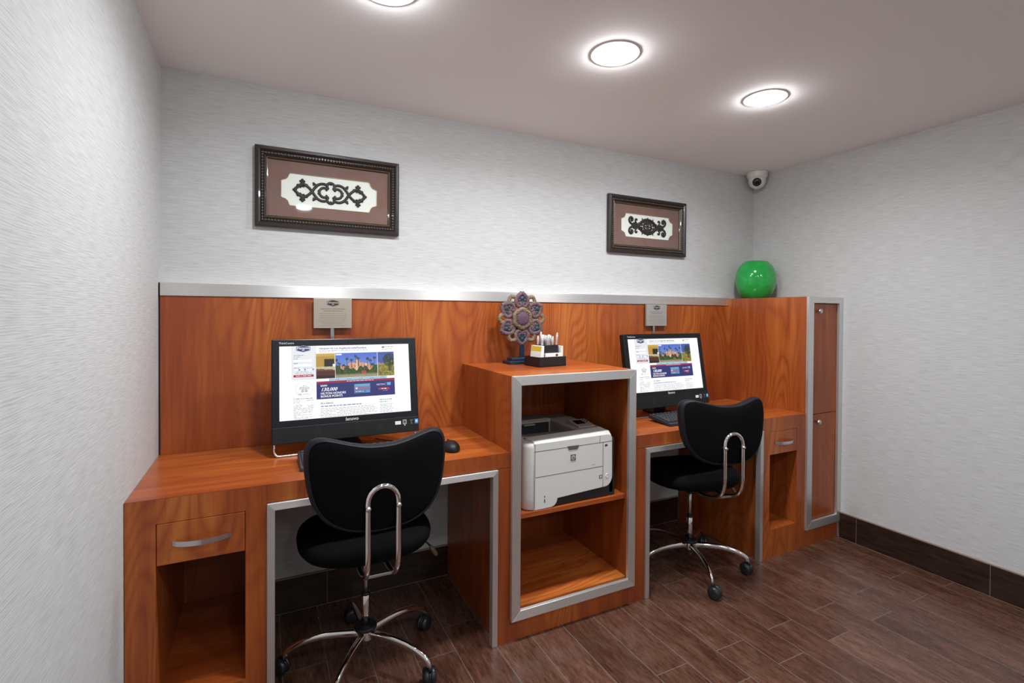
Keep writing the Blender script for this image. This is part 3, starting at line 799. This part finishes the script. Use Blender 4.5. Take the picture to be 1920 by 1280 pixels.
def keyboard(x0, yb, label):
    W, D = .452, .158; yf = yb-D
    t = thing('keyboard', label, 'keyboard', (x0+W/2, yb-D/2, HD), 'keyboards on the worktops')
    zf, zk = HD+.013, HD+.034; z0 = HD+.0006
    m = M(); m.hexa([(x0, yf, z0), (x0+W, yf, z0), (x0+W, yb, z0+.014), (x0, yb, z0+.014), (x0+.002, yf+.004, zf), (x0+W-.002, yf+.004, zf), (x0+W-.002, yb-.003, zk), (x0+.002, yb-.003, zk)], .002)
    m.build('case', MT['grayp'], t)
    m = M(); sl = (zk-zf)/(D-.007)
    def key(xa, ya, w, d):
        z = zf+(ya-yf)*sl; 
        b = [(xa, ya, z), (xa+w, ya, z), (xa+w, ya+d, z+d*sl), (xa, ya+d, z+d*sl)]
        i = .0022; tp = [(xa+i, ya+i*.6, z+.0062), (xa+w-i, ya+i*.6, z+.0062), (xa+w-i, ya+d-i, z+.0062+d*sl), (xa+i, ya+d-i, z+.0062+d*sl)]
        m.hexa(b+tp)
    u = .0190; kx = x0+.010
    rows = [(0, [1.5, 1, 1.25, 6.2, 1.25, 1, 1.5]), (1, [2.25]+[1]*10+[2.25]), (2, [1.75]+[1]*11+[1.75]), (3, [1.5]+[1]*12+[1]), (4, [1]*13+[1.7])]
    for r, ks in rows:
        xx = kx
        for k in ks: key(xx, yf+.024+r*.0192, k*u*.98-.0018, .0172); xx += k*u*.98
        for q in range(3):
            if r in (0, 3, 4) or (r == 1 and q == 1): key(x0+.292+q*u, yf+.024+r*.0192, u-.0018, .0172)
        for q in range(4): key(x0+.358+q*u*1.08, yf+.024+r*.0192, u*1.08-.0018, .0172)
    for q in range(16): key(kx+q*.0262, yf+.130, .0150, .0125)
    m.build('keys', MT['keyc'], t)
    return t
keyboard(.474, -.292, 'black keyboard mostly hidden behind the left office chair')
keyboard(2.156, -.310, 'black keyboard in front of the right monitor beside the printer cabinet')
def mouse():
    t = thing('mouse', 'small black computer mouse on the left worktop, right of the chair back', 'mouse', (1.040, -.405, HD))
    m = M(); out = []
    for k in range(13):
        a = PI/2*k/12; s = math.cos(a); z = math.sin(a)
        out.append([Vector((1.040+.035*s*math.cos(2*PI*j/24)*(1 if k < 12 else .01), -.405+.050*s*math.sin(2*PI*j/24), HD+.008+.032*z)) for j in range(24)])
    base = [[Vector((1.040+q*.035*math.cos(2*PI*j/24), -.405+q*.050*math.sin(2*PI*j/24), HD+z)) for j in range(24)] for q, z in ((.90, .0006), (.98, .003))]
    m.rings(base+out); m.build('shell', MT['blackp'], t)
    M().box(1.0365, -.382, HD+.030, 1.0435, -.366, HD+.0375, .002).build('scroll_wheel', MT['castr'], t)
mouse()
def cable(pts, label, r=.002):
    m = M(); m.tube(smooth_path(pts, 8), r, 8); c = Vector(pts[0]); tag(m.build('cable', MT['cable'], off=c), label, 'cable')
z = HD+.0026
cable([(.80, -.10, z), (.84, -.17, z+.004), (.87, -.229, z+.010), (.90, -.262, z+.002), (.94, -.285, z), (1.00, -.30, z), (1.03, -.33, z), (1.038, -.352, z+.004)], 'thin black mouse cable curling over the left worktop')
cable([(2.065, -.10, z), (2.055, -.20, z), (2.02, -.27, z), (1.95, -.28, z), (1.885, -.20, z), (1.90, -.05, z)], 'thin black cable on the right worktop beside the printer cabinet')

# ------------------------------------------------------------------ printer
def printer():
    x0, x1, yf, yb, z0 = 1.318, 1.783, -.528, -.10, .5025; zt = .790
    t = thing('laser_printer', 'white laser printer with charcoal base on the middle shelf of the cabinet', 'printer', ((x0+x1)/2, (yf+yb)/2, z0))
    # charcoal chassis
    m = M(); m.box(x0+.030, yf+.010, z0, x1-.004, yb, z0+.10, .004); m.box(x1-.05, yf+.010, z0, x1, yb, zt-.025, .016, seg=4); m.build('chassis', MT['pdark'], t)
    # white front and left shell, outline seen from the front with the base cut away
    def outline():
        p = [(x0+.040, z0+.001), (x0+.125, z0+.003)]
        for k in range(7):
            a = PI/2*k/6; p.append((x0+.125+.028*math.sin(a), z0+.003+.028*(1-math.cos(a))+.004*k/6))
        p += [(x0+.19, z0+.037), (x1-.075, z0+.047)]
        for k in range(7):
            a = PI/2*k/6; p.append((x1-.066+.040*math.sin(a), z0+.047+.045*(1-math.cos(a))))
        for k in range(5):
            a = PI/2*k/4; p.append((x1-.054+.026*math.cos(a), zt-.030+.022*math.sin(a)))
        p += [(x0+.040, zt-.012)]
        return p
    fn = lambda a, b, d: (a, d, b)
    m = M(); m.prism(outline(), fn, yf, yf+.12, bev=.0015)
    front = m.build('front_door', MT['white'], t)
    # rounded left corner shell
    m = M(); out = []
    for z, q in ((z0+.004, .010), (z0+.0005, .0), (z0+.012, 0), (zt-.035, 0), (zt-.018, .004), (zt-.012, .012)):
        pass
    ringz = [(z0+.0003, .006), (z0+.006, .001), (z0+.05, 0), (zt-.03, 0), (zt-.017, .003), (zt-.0125, .010)]
    for z, q in ringz:
        ring = [Vector((x0+.0405, yf+q, z))]
        for k in range(9):
            a = PI/2*k/8; r = .040
            ring.append(Vector((x0+q+r-r*math.sin(a), yf+q+r-r*math.cos(a), z)))
        ring += [Vector((x0+q, yb-.01, z)), Vector((x0+.0405, yb-.01, z))]
        out.append(ring)
    m.rings(out); m.build('left_shell', MT['white'], t)
    # top cover with output bin
    m = M(); zb = zt-.012
    m.box(x0+.012, yf+.10, zb-.05, x0+.06, yb-.006, zb+.006, .005); m.box(x1-.165, yf+.075, zb-.06, x1-.028, yb-.006, zb+.018, .006)
    m.box(x0+.04, yf+.075, zb-.06, x1-.16, yf+.12, zb+.004, .004); m.box(x0+.04, yb-.12, zb-.05, x1-.16, yb-.004, zb+.026, .008)
    m.hexa([(x0+.05, yf+.115, zb-.06), (x1-.16, yf+.115, zb-.06), (x1-.16, yb-.11, zb-.06), (x0+.05, yb-.11, zb-.06), (x0+.05, yf+.115, zb+.002), (x1-.16, yf+.115, zb+.002), (x1-.16, yb-.11, zb-.042), (x0+.05, yb-.11, zb-.042)])
    m.build('top_cover', MT['pgray'], t)
    m = M(); m.box(x0+.055, yb-.1215, zb-.040, x1-.175, yb-.1195, zb+.014); m.build('paper_slot', MT['pdark'], t)
    m = M(); m.box(x0+.14, yb-.150, zb+.006, x0+.20, yb-.12, zb+.011, .001); m.box(x0+.055, yb-.135, zb+.012, x1-.18, yb-.120, zb+.022, .003); m.build('paper_stop', MT['pgray'], t)
    m = M(); m.hexa([(x0+.040, yf, zb-.006), (x1-.030, yf, zb-.006), (x1-.030, yf+.085, zb-.002), (x0+.040, yf+.085, zb-.002), (x0+.044, yf+.012, zb+.006), (x1-.036, yf+.012, zb+.016), (x1-.036, yf+.085, zb+.020), (x0+.044, yf+.085, zb+.008)], .004)
    m.build('front_lip', MT['white'], t)
    # control panel
    m = M(); m.hexa([(x1-.135, yf+.10, zb+.017), (x1-.045, yf+.10, zb+.017), (x1-.045, yf+.20, zb+.017), (x1-.135, yf+.20, zb+.017), (x1-.135, yf+.105, zb+.022), (x1-.045, yf+.105, zb+.022), (x1-.045, yf+.195, zb+.036), (x1-.135, yf+.195, zb+.036)], .002); cp = m.build('control_panel', MT['pgray'], t)
    m = M(); m.hexa([(x1-.125, yf+.135, zb+.02), (x1-.075, yf+.135, zb+.02), (x1-.075, yf+.18, zb+.02), (x1-.125, yf+.18, zb+.02), (x1-.125, yf+.135, zb+.028), (x1-.075, yf+.135, zb+.028), (x1-.075, yf+.18, zb+.0348), (x1-.125, yf+.18, zb+.0348)]); m.build('display_window', MT['camb'], cp)
    m = M()
    for k in range(3): m.box(x1-.066, yf+.14+k*.016, zb+.022, x1-.054, yf+.149+k*.016, zb+.0345+k*.002, .001)
    m.build('buttons', MT['badge'], cp)
    # seams, drawn as shallow grooves
    m = M(); y = yf-.0004; g = .0011
    def seam(a, b, c, d): 
        dx, dz = c-a, d-b; L = math.hypot(dx, dz); nx, nz = -dz/L*g, dx/L*g
        m.prism([(a-nx, b-nz), (c-nx, d-nz), (c+nx, d+nz), (a+nx, b+nz)], fn, y, yf+.0002)
    zs = zt-.043
    seam(x0+.040, zs-.002, x1-.024, zs+.002); seam(x0+.043, z0+.004, x0+.043, zt-.014); seam(x1-.078, zs, x1-.078, z0+.048); seam(x0+.046, z0+.136, x1-.078, z0+.140); seam(x1-.095, zs, x1-.095, zt-.012)
    m.build('seams', MT['seam'], front)
    m = M(); hx = x0+.230; m.prism([(hx-.030, zs+.004), (hx+.030, zs+.004), (hx+.022, zs-.013), (hx-.022, zs-.013)], fn, yf-.0015, yf+.001, bev=.0005); m.build('door_latch', MT['badge'], front)
    # maker badge: a square with the two letters
    m = M(); m.box(hx-.013, yf-.0018, z0+.185, hx+.013, yf+.0005, z0+.211, .0006); bd = m.build('maker_badge', MT['badge'], front)
    m = M(); ff = lambda a, b, d: (a, yf-.0019-d, b)
    n = 24; m.quadc([ff(hx+.0105*math.cos(2*PI*k/n), z0+.198+.0105*math.sin(2*PI*k/n), .0001) for k in range(n)], (.45, .45, .45))
    put_text(m, ff, hx-.0075, z0+.1925, 'hp', .0155, (.05, .05, .05), .0003, shear=.3, bold=True)
    m.build('badge_lettering', MT['ink'], bd)
    m = M(); ff2 = lambda a, b, d: (a, yf-.0004-d, b)
    put_text(m, ff2, x1-.142, z0+.152, 'LaserJet', .0072, (.25, .25, .25), .0002)
    m.build('model_lettering', MT['ink'], front)
    for a, b, w, h2 in ((x0+.088, z0+.048, .004, .007), (x0+.088, z0+.027, .004, .014), (x1-.068, zs-.018, .014, .008)):
        m = M(); m.quadc([ff2(a, b, .0003), ff2(a+w, b, .0003), ff2(a+w, b+h2, .0003), ff2(a, b+h2, .0003)], (.02, .02, .02)); m.build('level_mark', MT['ink'], front)
    m = M(); rx = Matrix.Rotation(PI/2, 4, 'X')
    m.lathe([(.0085, -.0005), (.0095, .0012), (.0075, .002), (.007, .001)], (x1-.055, yf, z0+.095), 20, rx); m.build('power_button', MT['trimw'], front)
    m = M(); m.box(x1-.098, yf-.0012, z0+.088, x1-.082, yf+.0005, z0+.103, .001, MT['badge']); m.box(x1-.094, yf-.0016, z0+.091, x1-.086, yf-.001, z0+.099, 0, MT['trimw']); m.build('energy_mark', None, front)
printer()

# ------------------------------------------------------------------ carved ornament and supply tray on the cabinet
ZT = 1.0654
def ornament():
    cx, cy, cz = 1.517, -.105, 1.289
    t = thing('carved_ornament', 'round carved wooden flower ornament on a black stand, on the printer cabinet', 'ornament', (cx, cy, ZT))
    rz = Matrix.Rotation(R(0), 4, 'Z')
    def F(a, b, d=0.0): return Vector((cx+a, cy-d, cz+b))
    def heart(ang, mat, s=1.0):
        m = M(); ca, sa = math.cos(ang), math.sin(ang)
        def L(p): return F(p[0]*ca-p[1]*sa, p[0]*sa+p[1]*ca)
        # local x outward; scrolls at the inner side, point outward
        for q in (1, -1):
            pts = [(.128, 0), (.118, q*.013), (.104, q*.026), (.086, q*.033), (.069, q*.029), (.061, q*.017), (.066, q*.007), (.076, q*.007), (.079, q*.015), (.073, q*.019)]
            P3 = smooth_path([L(p) for p in pts], 5)
            m.tube(P3, .0060, 8, flat=1.5, up=(0, 1, 0), rr=[.0082-.0030*k/len(P3) for k in range(len(P3))])
        h = m.build('heart_scroll', mat, t)
        m = M()
        for q in ((.100, 0, .015), (.090, .015, .0115), (.090, -.015, .0115), (.109, .008, .009), (.109, -.008, .009), (.084, 0, .010), (.116, 0, .006)):
            p = L(q[:2]); m.ball(p, q[2], 8, (.9, .55, .9))
        m.build('leaf', MT['teal'], h)
    for k in range(6):
        heart(R(90+60*k), MT['mauve'] if k % 2 == 0 else MT['mauve'])
    # gold leaves between the hearts
    for k in range(6):
        a0 = R(60+60*k); ca, sa = math.cos(a0), math.sin(a0); m = M()
        L = lambda p: F(p[0]*ca-p[1]*sa, p[0]*sa+p[1]*ca)
        for q in (1, -1):
            P3 = smooth_path([L(p) for p in [(.080, q*.006), (.098, q*.018), (.110, q*.020), (.119, q*.010), (.126, 0)]], 4)
            m.tube(P3, .0066, 8, flat=1.5, up=(0, 1, 0))
        for p, r in (((.124, .012), .006), ((.124, -.012), .006), ((.112, .022), .0055), ((.112, -.022), .0055), ((.126, 0), .006)): m.ball(L(p), r, 8, (1, .8, 1))
        m.build('outer_leaf', MT['oldgold'], t)
    # centre flower
    m = M(); out = []
    n = 72
    for rad, d in ((.028, -.006), (.033, .012), (.046, .015), (.054, .009), (.055, -.006)):
        out.append([F((rad+(.0065*abs(math.cos(3*a+PI/2*0))-.003 if rad > .04 else 0))*math.cos(a+PI/2), (rad+(.0065*abs(math.cos(3*a))-.003 if rad > .04 else 0))*math.sin(a+PI/2), d) for a in [2*PI*k/n for k in range(n)]])
    m.rings(out, caps=False); 
    rnd = random.Random(2)
    for k in range(54):
        a = 2*PI*k/54; rr = .040+.006*math.sin(k*2.4); m.ball(F(rr*math.cos(a), rr*math.sin(a), .015), .0026, 6)
    m.build('flower_ring', MT['oldgold'], t)
    m = M(); m.lathe([(.0345, -.006), (.0345, .013), (.030, .0175), (.018, .0195), (.0002, .020)], F(0, 0), 40, Matrix.Rotation(PI/2, 4, 'X'))
    for k in range(5):
        for j in range(max(1, k*6)):
            a = 2*PI*j/max(1, k*6)+k; m.ball(F(.0068*k*math.cos(a), .0068*k*math.sin(a), .019-.0004*k*k*.6), .0026, 6)
    m.build('flower_centre', MT['purple'], t)
    m = M(); m.box(cx-.012, cy-.006, ZT+.02, cx+.012, cy+.004, cz-.075, .001); m.box(cx-.035, cy+.0085, cz-.10, cx+.035, cy+.0125, cz+.04, .001); m.build('stand_post', MT['navy'], t)
    m = M(); m.box(cx-.085, cy-.045, ZT+.0003, cx+.075, cy+.045, ZT+.016, .003); m.box(cx-.068, cy-.030, ZT+.016, cx+.058, cy+.030, ZT+.030, .003); m.build('stand_base', MT['navy'], t)
ornament()

def supply_tray():
    x0, x1, y0, y1 = 1.498, 1.652, -.305, -.175     # outer size of the tray
    an = R(-12); cx, cy = (x0+x1)/2, (y0+y1)/2
    mx = Matrix.Translation((cx, cy, ZT)) @ Matrix.Rotation(R(7), 4, 'Z')
    t = thing('supply_tray', 'low black tray for pens and notepads on the printer cabinet', 'tray', (cx, cy, ZT))
    W, D, H, th = .160, .120, .046, .004; m = M()
    m.box(-W/2, -D/2, .0003, W/2, D/2, .005, .001, mx=mx)
    m.box(-W/2, -D/2, .0003, W/2, -D/2+th, H, .001, mx=mx); m.box(-W/2, D/2-th, .0003, W/2, D/2, H, .001, mx=mx)
    m.box(-W/2, -D/2, .0003, -W/2+th, D/2, H, .001, mx=mx); m.box(W/2-th, -D/2, .0003, W/2, D/2, H, .001, mx=mx)
    m.build('tray', MT['tray'], t)
    # pen cup inside the tray, a thing of its own
    t2 = thing('pen_cup', 'square black pen cup standing in the black tray', 'cup', (cx, cy, ZT+.006))
    m = M(); a, b, c, d, h = -.040, -.038, .048, .035, .100
    for q in ((a, b, c, b+.003), (a, d-.003, c, d), (a, b, a+.003, d), (c-.003, b, c, d)): m.box(q[0], q[1], .0062, q[2], q[3], h, .0008, mx=mx)
    m.box(a, b, .0055, c, d, .009, mx=mx); m.build('cup', MT['tray'], t2)
    # pens
    rnd = random.Random(4); base = None; k = 0
    for i in range(5):
        for j in range(3):
            px, py = a+.012+i*.0165+rnd.uniform(-.002, .002), b+.012+j*.022+rnd.uniform(-.003, .003)
            L = .137+rnd.uniform(-.006, .004)+(.014 if k in (5, 12) else 0)
            if base is None:
                m = M(); m.lathe([(.0008, 0), (.0022, .010), (.0046, .018), (.0050, .03), (.0050, .105), (.0054, .106), (.0054, .128), (.0035, .130), (.0030, .137), (.0003, .1375)], n=10)
                base = m.build('pen', MT['pen']); m = M(); m.box(-.0012, .0042, .100, .0012, .0058, .130, .0003); cl = m.build('clip', MT['satin'], base); pn = base
            else: pn = copy_tree(base)
            tag(pn, {5: 'tall pen standing up above the others near the middle of the pen cup', 12: 'tall pen standing up above the others at the right of the pen cup'}.get(k, 'silver pen standing in the black pen cup'), 'pen', 'pens in the cup')
            wp = mx @ Vector((px, py, .0095)); lean = (px-.004)*2.6
            pn.location = wp; pn.rotation_euler = (rnd.uniform(-.06, .06), lean, rnd.uniform(0, 6))
            pn.scale = (1, 1, L/.137)
            k += 1
    # cards and notepads
    def slab(lx0, ly0, lz0, lx1, ly1, lz1, mat, label, name, cat, tilt=0.0):
        m = M(); 
        m.hexa([mx @ Vector(p) for p in ((lx0, ly0, lz0), (lx1, ly0, lz0), (lx1, ly1, lz0), (lx0, ly1, lz0), (lx0+tilt*.4, ly0+tilt, lz1), (lx1+tilt*.4, ly0+tilt, lz1), (lx1+tilt*.4, ly1+tilt, lz1), (lx0+tilt*.4, ly1+tilt, lz1))])
        o = m.build(name, mat, off=mx @ Vector((lx0, ly0, lz0))); tag(o, label, cat); return o
    slab(-.037, -.0535, .0056, .056, -.0395, .062, MT['card'], 'stack of white cards with a small dark emblem, front of the black tray', 'card_stack', 'card')
    m = M(); fnc = lambda p, q, d: mx @ Vector((p, -.0537-d, q))
    m.quadc([fnc(.028+.008*math.cos(2*PI*k/16), .053+.006*math.sin(2*PI*k/16), 0) for k in range(16)], (.05, .055, .05))
    o = [x for x in bpy.data.objects if x.name.startswith('card_stack')][0]
    e = m.build('emblem', MT['ink'], off=o.location); e.parent = o; e.location = (0, 0, 0)
    # side notepad seen obliquely, yellow header
    t3 = thing('notepad', 'white notepad with yellow header standing at the left of the tray', 'notepad', tuple(mx @ Vector((-.06, 0, .0056))))
    m = M(); m.hexa([mx @ Vector(p) for p in ((-.072, -.052, .0056), (-.050, -.052, .0056), (-.050, .030, .0056), (-.072, .030, .0056), (-.060, -.052, .098), (-.046, -.052, .098), (-.046, .030, .098), (-.060, .030, .098))]); pad = m.build('pad', MT['card'], t3)
    m = M(); g = lambda y, z: mx @ Vector((-.0722+(z-.0056)*.1299, y, z)); h = [g(-.050, .072), g(.027, .072), g(.027, .095), g(-.050, .095)]
    f = m.bm.faces.new([m.bm.verts.new(p) for p in h]); m.build('header', MT['yellow'], pad)
    slab(.0585, -.050, .0056, .068, .034, .095, MT['card'], 'white notepad standing at the right of the pen cup', 'notepad', 'notepad', 0)
supply_tray()

# ------------------------------------------------------------------ vase and security camera
def vase():
    cx, cy, z0 = 3.262, -.085, 1.4198
    prof = [(.066, .0005), (.076, .003), (.088, .014), (.108, .038), (.1225, .068), (.1305, .103), (.1325, .135), (.1295, .165), (.120, .198), (.106, .224), (.088, .244), (.076, .2535), (.071, .256), (.065, .252), (.062, .24), (.085, .22), (.10, .15), (.09, .06), (.05, .02), (.0005, .02)]
    m = M(); m.lathe(prof, (0, 0, 0), 56, mx=Matrix.Diagonal((1, .92, 1, 1)), caps=True)
    o = m.build('vase', MT['vase']); o.location = (cx, cy, z0); o.rotation_euler = (0, 0, R(-35)); o.scale = (.93, .93, .965); tag(o, 'glossy round green vase on top of the tall locker', 'vase')
vase()
def security_camera():
    cx, cy = 3.350, -.020
    t = thing('security_camera', 'white dome security camera on the ceiling in the far right corner', 'security camera', (cx, cy, ZC))
    M().lathe([(.064, -.0005), (.065, -.006), (.0635, -.030), (.060, -.040), (.052, -.043)], (cx, cy, ZC), 40).build('base_ring', MT['camw'], t)
    ball = M().ball((cx, cy, ZC-.056), .055, 32).build('eyeball', MT['camw'], t)
    d = Vector((.3619-cx, -2.3153-cy, 1.25-ZC)).normalized(); d = (d+Vector((-.05, 0, -.15))).normalized()
    q = d.to_track_quat('Z', 'Y').to_matrix().to_4x4(); mx = Matrix.Translation(Vector((cx, cy, ZC-.056))) @ q
    M().lathe([(.0005, .0575), (.012, .0565), (.024, .0525), (.0275, .0495), (.0275, .044)], n=32, mx=mx).build('lens_window', MT['camb'], ball)
    m = M()
    for k in range(8): a = 2*PI*k/8+.3; m.lathe([(.0002, .0562), (.0026, .0560)], n=8, mx=mx @ Matrix.Translation((.017*math.cos(a), .017*math.sin(a), 0)), caps=False)
    m.build('infrared_leds', MT['badge'], ball)
security_camera()

# ------------------------------------------------------------------ office chairs
def make_chair():
    t = thing('office_chair', '', 'chair', (0, 0, 0), 'office chairs at the desks')
    n = 56
    def sup(w, d, z, e=2.7, cy=0):
        out = []
        for k in range(n):
            a = 2*PI*k/n; c, s = math.cos(a), math.sin(a)
            out.append(Vector((w*math.copysign(abs(c)**(2/e), c), cy+d*math.copysign(abs(s)**(2/e), s), z)))
        return out
    SZ = .455
    prof = [(.60, 0), (.84, .002), (.94, .010), (.99, .026), (1.0, .042), (.985, .056), (.94, .066), (.84, .072), (.6, .071), (.3, .068), (.02, .067)]
    out = []
    for q, z in prof: out.append(sup(.238*q, .225*q, SZ+z, 2.5, .015))
    for r in out:
        for v in r:
            if v.y > .15: v.z -= (v.y-.15)**2*1.6
    M().rings(out).build('seat', MT['fabric'], t)
    # back rest
    half = [(0, .903), (.05, .905), (.10, .914), (.150, .926), (.190, .932), (.222, .922), (.237, .895), (.239, .855), (.235, .81), (.225, .755), (.205, .708), (.171, .669), (.118, .643), (.055, .632), (0, .629)]
    pts = [Vector((x, 0, z)) for x, z in half]+[Vector((-x, 0, z)) for x, z in half[-2:0:-1]]
    ol = [Vector((p.x*.955, 0, p.z-.010)) for p in smooth_path(pts, 4, True)]; cz = .79
    def yb(x, z): return -.300+.95*x*x+(.79-z)*-.02+(.10*max(0, z-.84))
    def lay(q, dy, rim=0.0): return [Vector((p.x*q, yb(p.x*q, cz+(p.z-cz)*q)+dy, cz+(p.z-cz)*q)) for p in ol]
    out = [lay(.03, .044), lay(.3, .046), lay(.6, .047), lay(.82, .044), lay(.93, .036), lay(.985, .024), lay(1, .010), lay(.992, -.002), lay(.965, -.010), lay(.93, -.011)]
    back = M().rings(out).build('backrest', MT['leather'], t)
    out = [lay(.945, -.0095), lay(.93, -.0125), lay(.85, -.0160), lay(.6, -.0185), lay(.3, -.019), lay(.03, -.019)]
    M().rings(out).build('back_cover', MT['fabric'], back)
    m = M(); m.tube([v for v in lay(.942, -.0115)], .0020, 6, closed=True); m.build('piping', MT['leather'], back)
    # chrome loop
    m = M(); r = .0088; h = .047; yl = -.332
    left = [(-h, -.06, .438), (-h, -.16, .440), (-h, -.225, .449), (-h, -.280, .468), (-h, -.316, .500), (-h, yl, .545), (-h, yl, .60), (-h, yl, .68), (-h, yl+.001, .722)]
    arch = [(-h*math.cos(a), yl+.002, .722+h*math.sin(a)*1.08) for a in [PI*k/10 for k in range(1, 10)]]
    path = smooth_path(left, 3)+[Vector(p) for p in arch]+smooth_path([(-x, y, z) for x, y, z in left[::-1]], 3)
    m.tube(path, r, 14, up=(1, 0, 0)); loop = m.build('back_support', MT['chrome'], t)
    for s in (-1, 1):
        m = M(); m.lathe([(.0085, -.001), (.0085, .003), (.006, .006), (.0003, .0068)], (s*h, yl-.0075, .708), 12, Matrix.Rotation(PI/2, 4, 'X')); m.lathe([(.006, 0), (.006, .018)], (s*h, yl, .708), 10, Matrix.Rotation(-PI/2, 4, 'X')); m.build('bolt', MT['satin'], loop)
    M().box(-h-.006, -.262, .452, h+.006, -.252, .461, .001).build('crossbar', MT['satin'], loop)
    m = M(); m.box(-.10, -.15, .440, .10, .13, .4565, .004); m.box(-.045, -.10, .415, .045, .08, .442, .006); m.build('seat_plate', MT['blackp'], t)
    m = M(); m.tube(smooth_path([(.04, -.01, .430), (.15, -.01, .430), (.215, -.01, .425), (.245, -.012, .400)], 5), .0035, 8, mat=MT['blackp'])
    m.tube([(.243, -.012, .402), (.252, -.013, .388), (.266, -.014, .366), (.270, -.014, .360)], .008, 10, mat=MT['lever'], flat=1.3, rr=[.005, .0085, .0095, .006]); m.build('lever', None, t)
    # column
    M().lathe([(.0095, .245), (.0095, .43)], n=20).build('piston', MT['satin'], t)
    M().lathe([(.0155, .12), (.0155, .262), (.0135, .264)], n=24).build('column_sleeve', MT['chrome'], t)
    M().lathe([(.0165, .262), (.0165, .268), (.010, .272)], n=24).build('column_collar', MT['blackp'], t)
    M().lathe([(.014, .068), (.0165, .070), (.0165, .094), (.027, .096), (.029, .102), (.029, .138), (.026, .142)], n=28).build('hub', MT['chrome'], t)
    M().lathe([(.0295, .132), (.040, .136), (.042, .142), (.040, .147), (.018, .150)], n=28).build('hub_ring', MT['blackp'], t)
    for k in range(5):
        a = R(-49+72*k); ca, sa = math.cos(a), math.sin(a)
        W = lambda r, z, o=0.0: Vector((r*ca-o*sa, r*sa+o*ca, z))
        m = M(); prof = [(.024, .118, .0125), (.06, .121, .0125), (.11, .1235, .0125), (.16, .122, .0120), (.20, .116, .0115), (.235, .106, .0115), (.262, .093, .0112), (.276, .080, .0105), (.280, .068, .0095)]
        P3 = smooth_path([W(r, z) for r, z, q in prof], 3); L = len(P3); rr = [prof[min(len(prof)-1, int(i*(len(prof)-1)/(L-1)))][2]*(1.28-.28*i/(L-1)) for i in range(L)]
        m.tube(P3, .012, 12, flat=.72, rr=rr, up=(0, 0, 1)); leg = m.build('leg', MT['chrome'], t)
        cxr = W(.284, 0); th = a+R(40+k*67); ax = Vector((math.cos(th), math.sin(th), 0)); fwd = Vector((-ax.y, ax.x, 0)); c = cxr+fwd*.012
        q = Matrix((fwd, Vector((0, 0, 1)).cross(fwd)*1, Vector((0, 0, 1)))).transposed().to_4x4()
        mw = Matrix.Translation(Vector((c.x, c.y, .0302))) @ Matrix((Vector((0, 0, 1)), fwd, ax)).transposed().to_4x4()
        m = M()
        for s in (-1, 1):
            pr = [(.006, s*.0245), (.018, s*.0240), (.0262, s*.0205), (.0295, s*.013), (.0298, s*.006), (.027, s*.0035), (.006, s*.0035)]
            m.lathe(pr, n=28, mx=mw)
        m.lathe([(.0275, -.0045), (.0275, .0045)], n=24, mx=mw)
        m.tube([cxr+Vector((0, 0, .050)), cxr+Vector((0, 0, .072))], .0075, 10)
        m.build('caster', MT['castr'], leg)
    return t
ch = make_chair(); ch['label'] = 'black office chair with chrome loop at the left desk, nearest the camera'
ch2 = copy_tree(ch); ch2['label'] = 'black office chair with chrome loop at the right desk, turned towards the printer cabinet'
ch.location = (.704, -.413, 0); ch.rotation_euler = (0, 0, R(-1))
ch2.location = (2.350, -.413, 0); ch2.rotation_euler = (0, 0, R(-12))
# swing the base of the second chair back to its own angle
for o in ch2.children:
    if o.name.startswith('leg'):
        o.rotation_euler = (0, 0, R(6+12))
for o in bpy.data.objects:
    if '_off' in o: del o['_off']
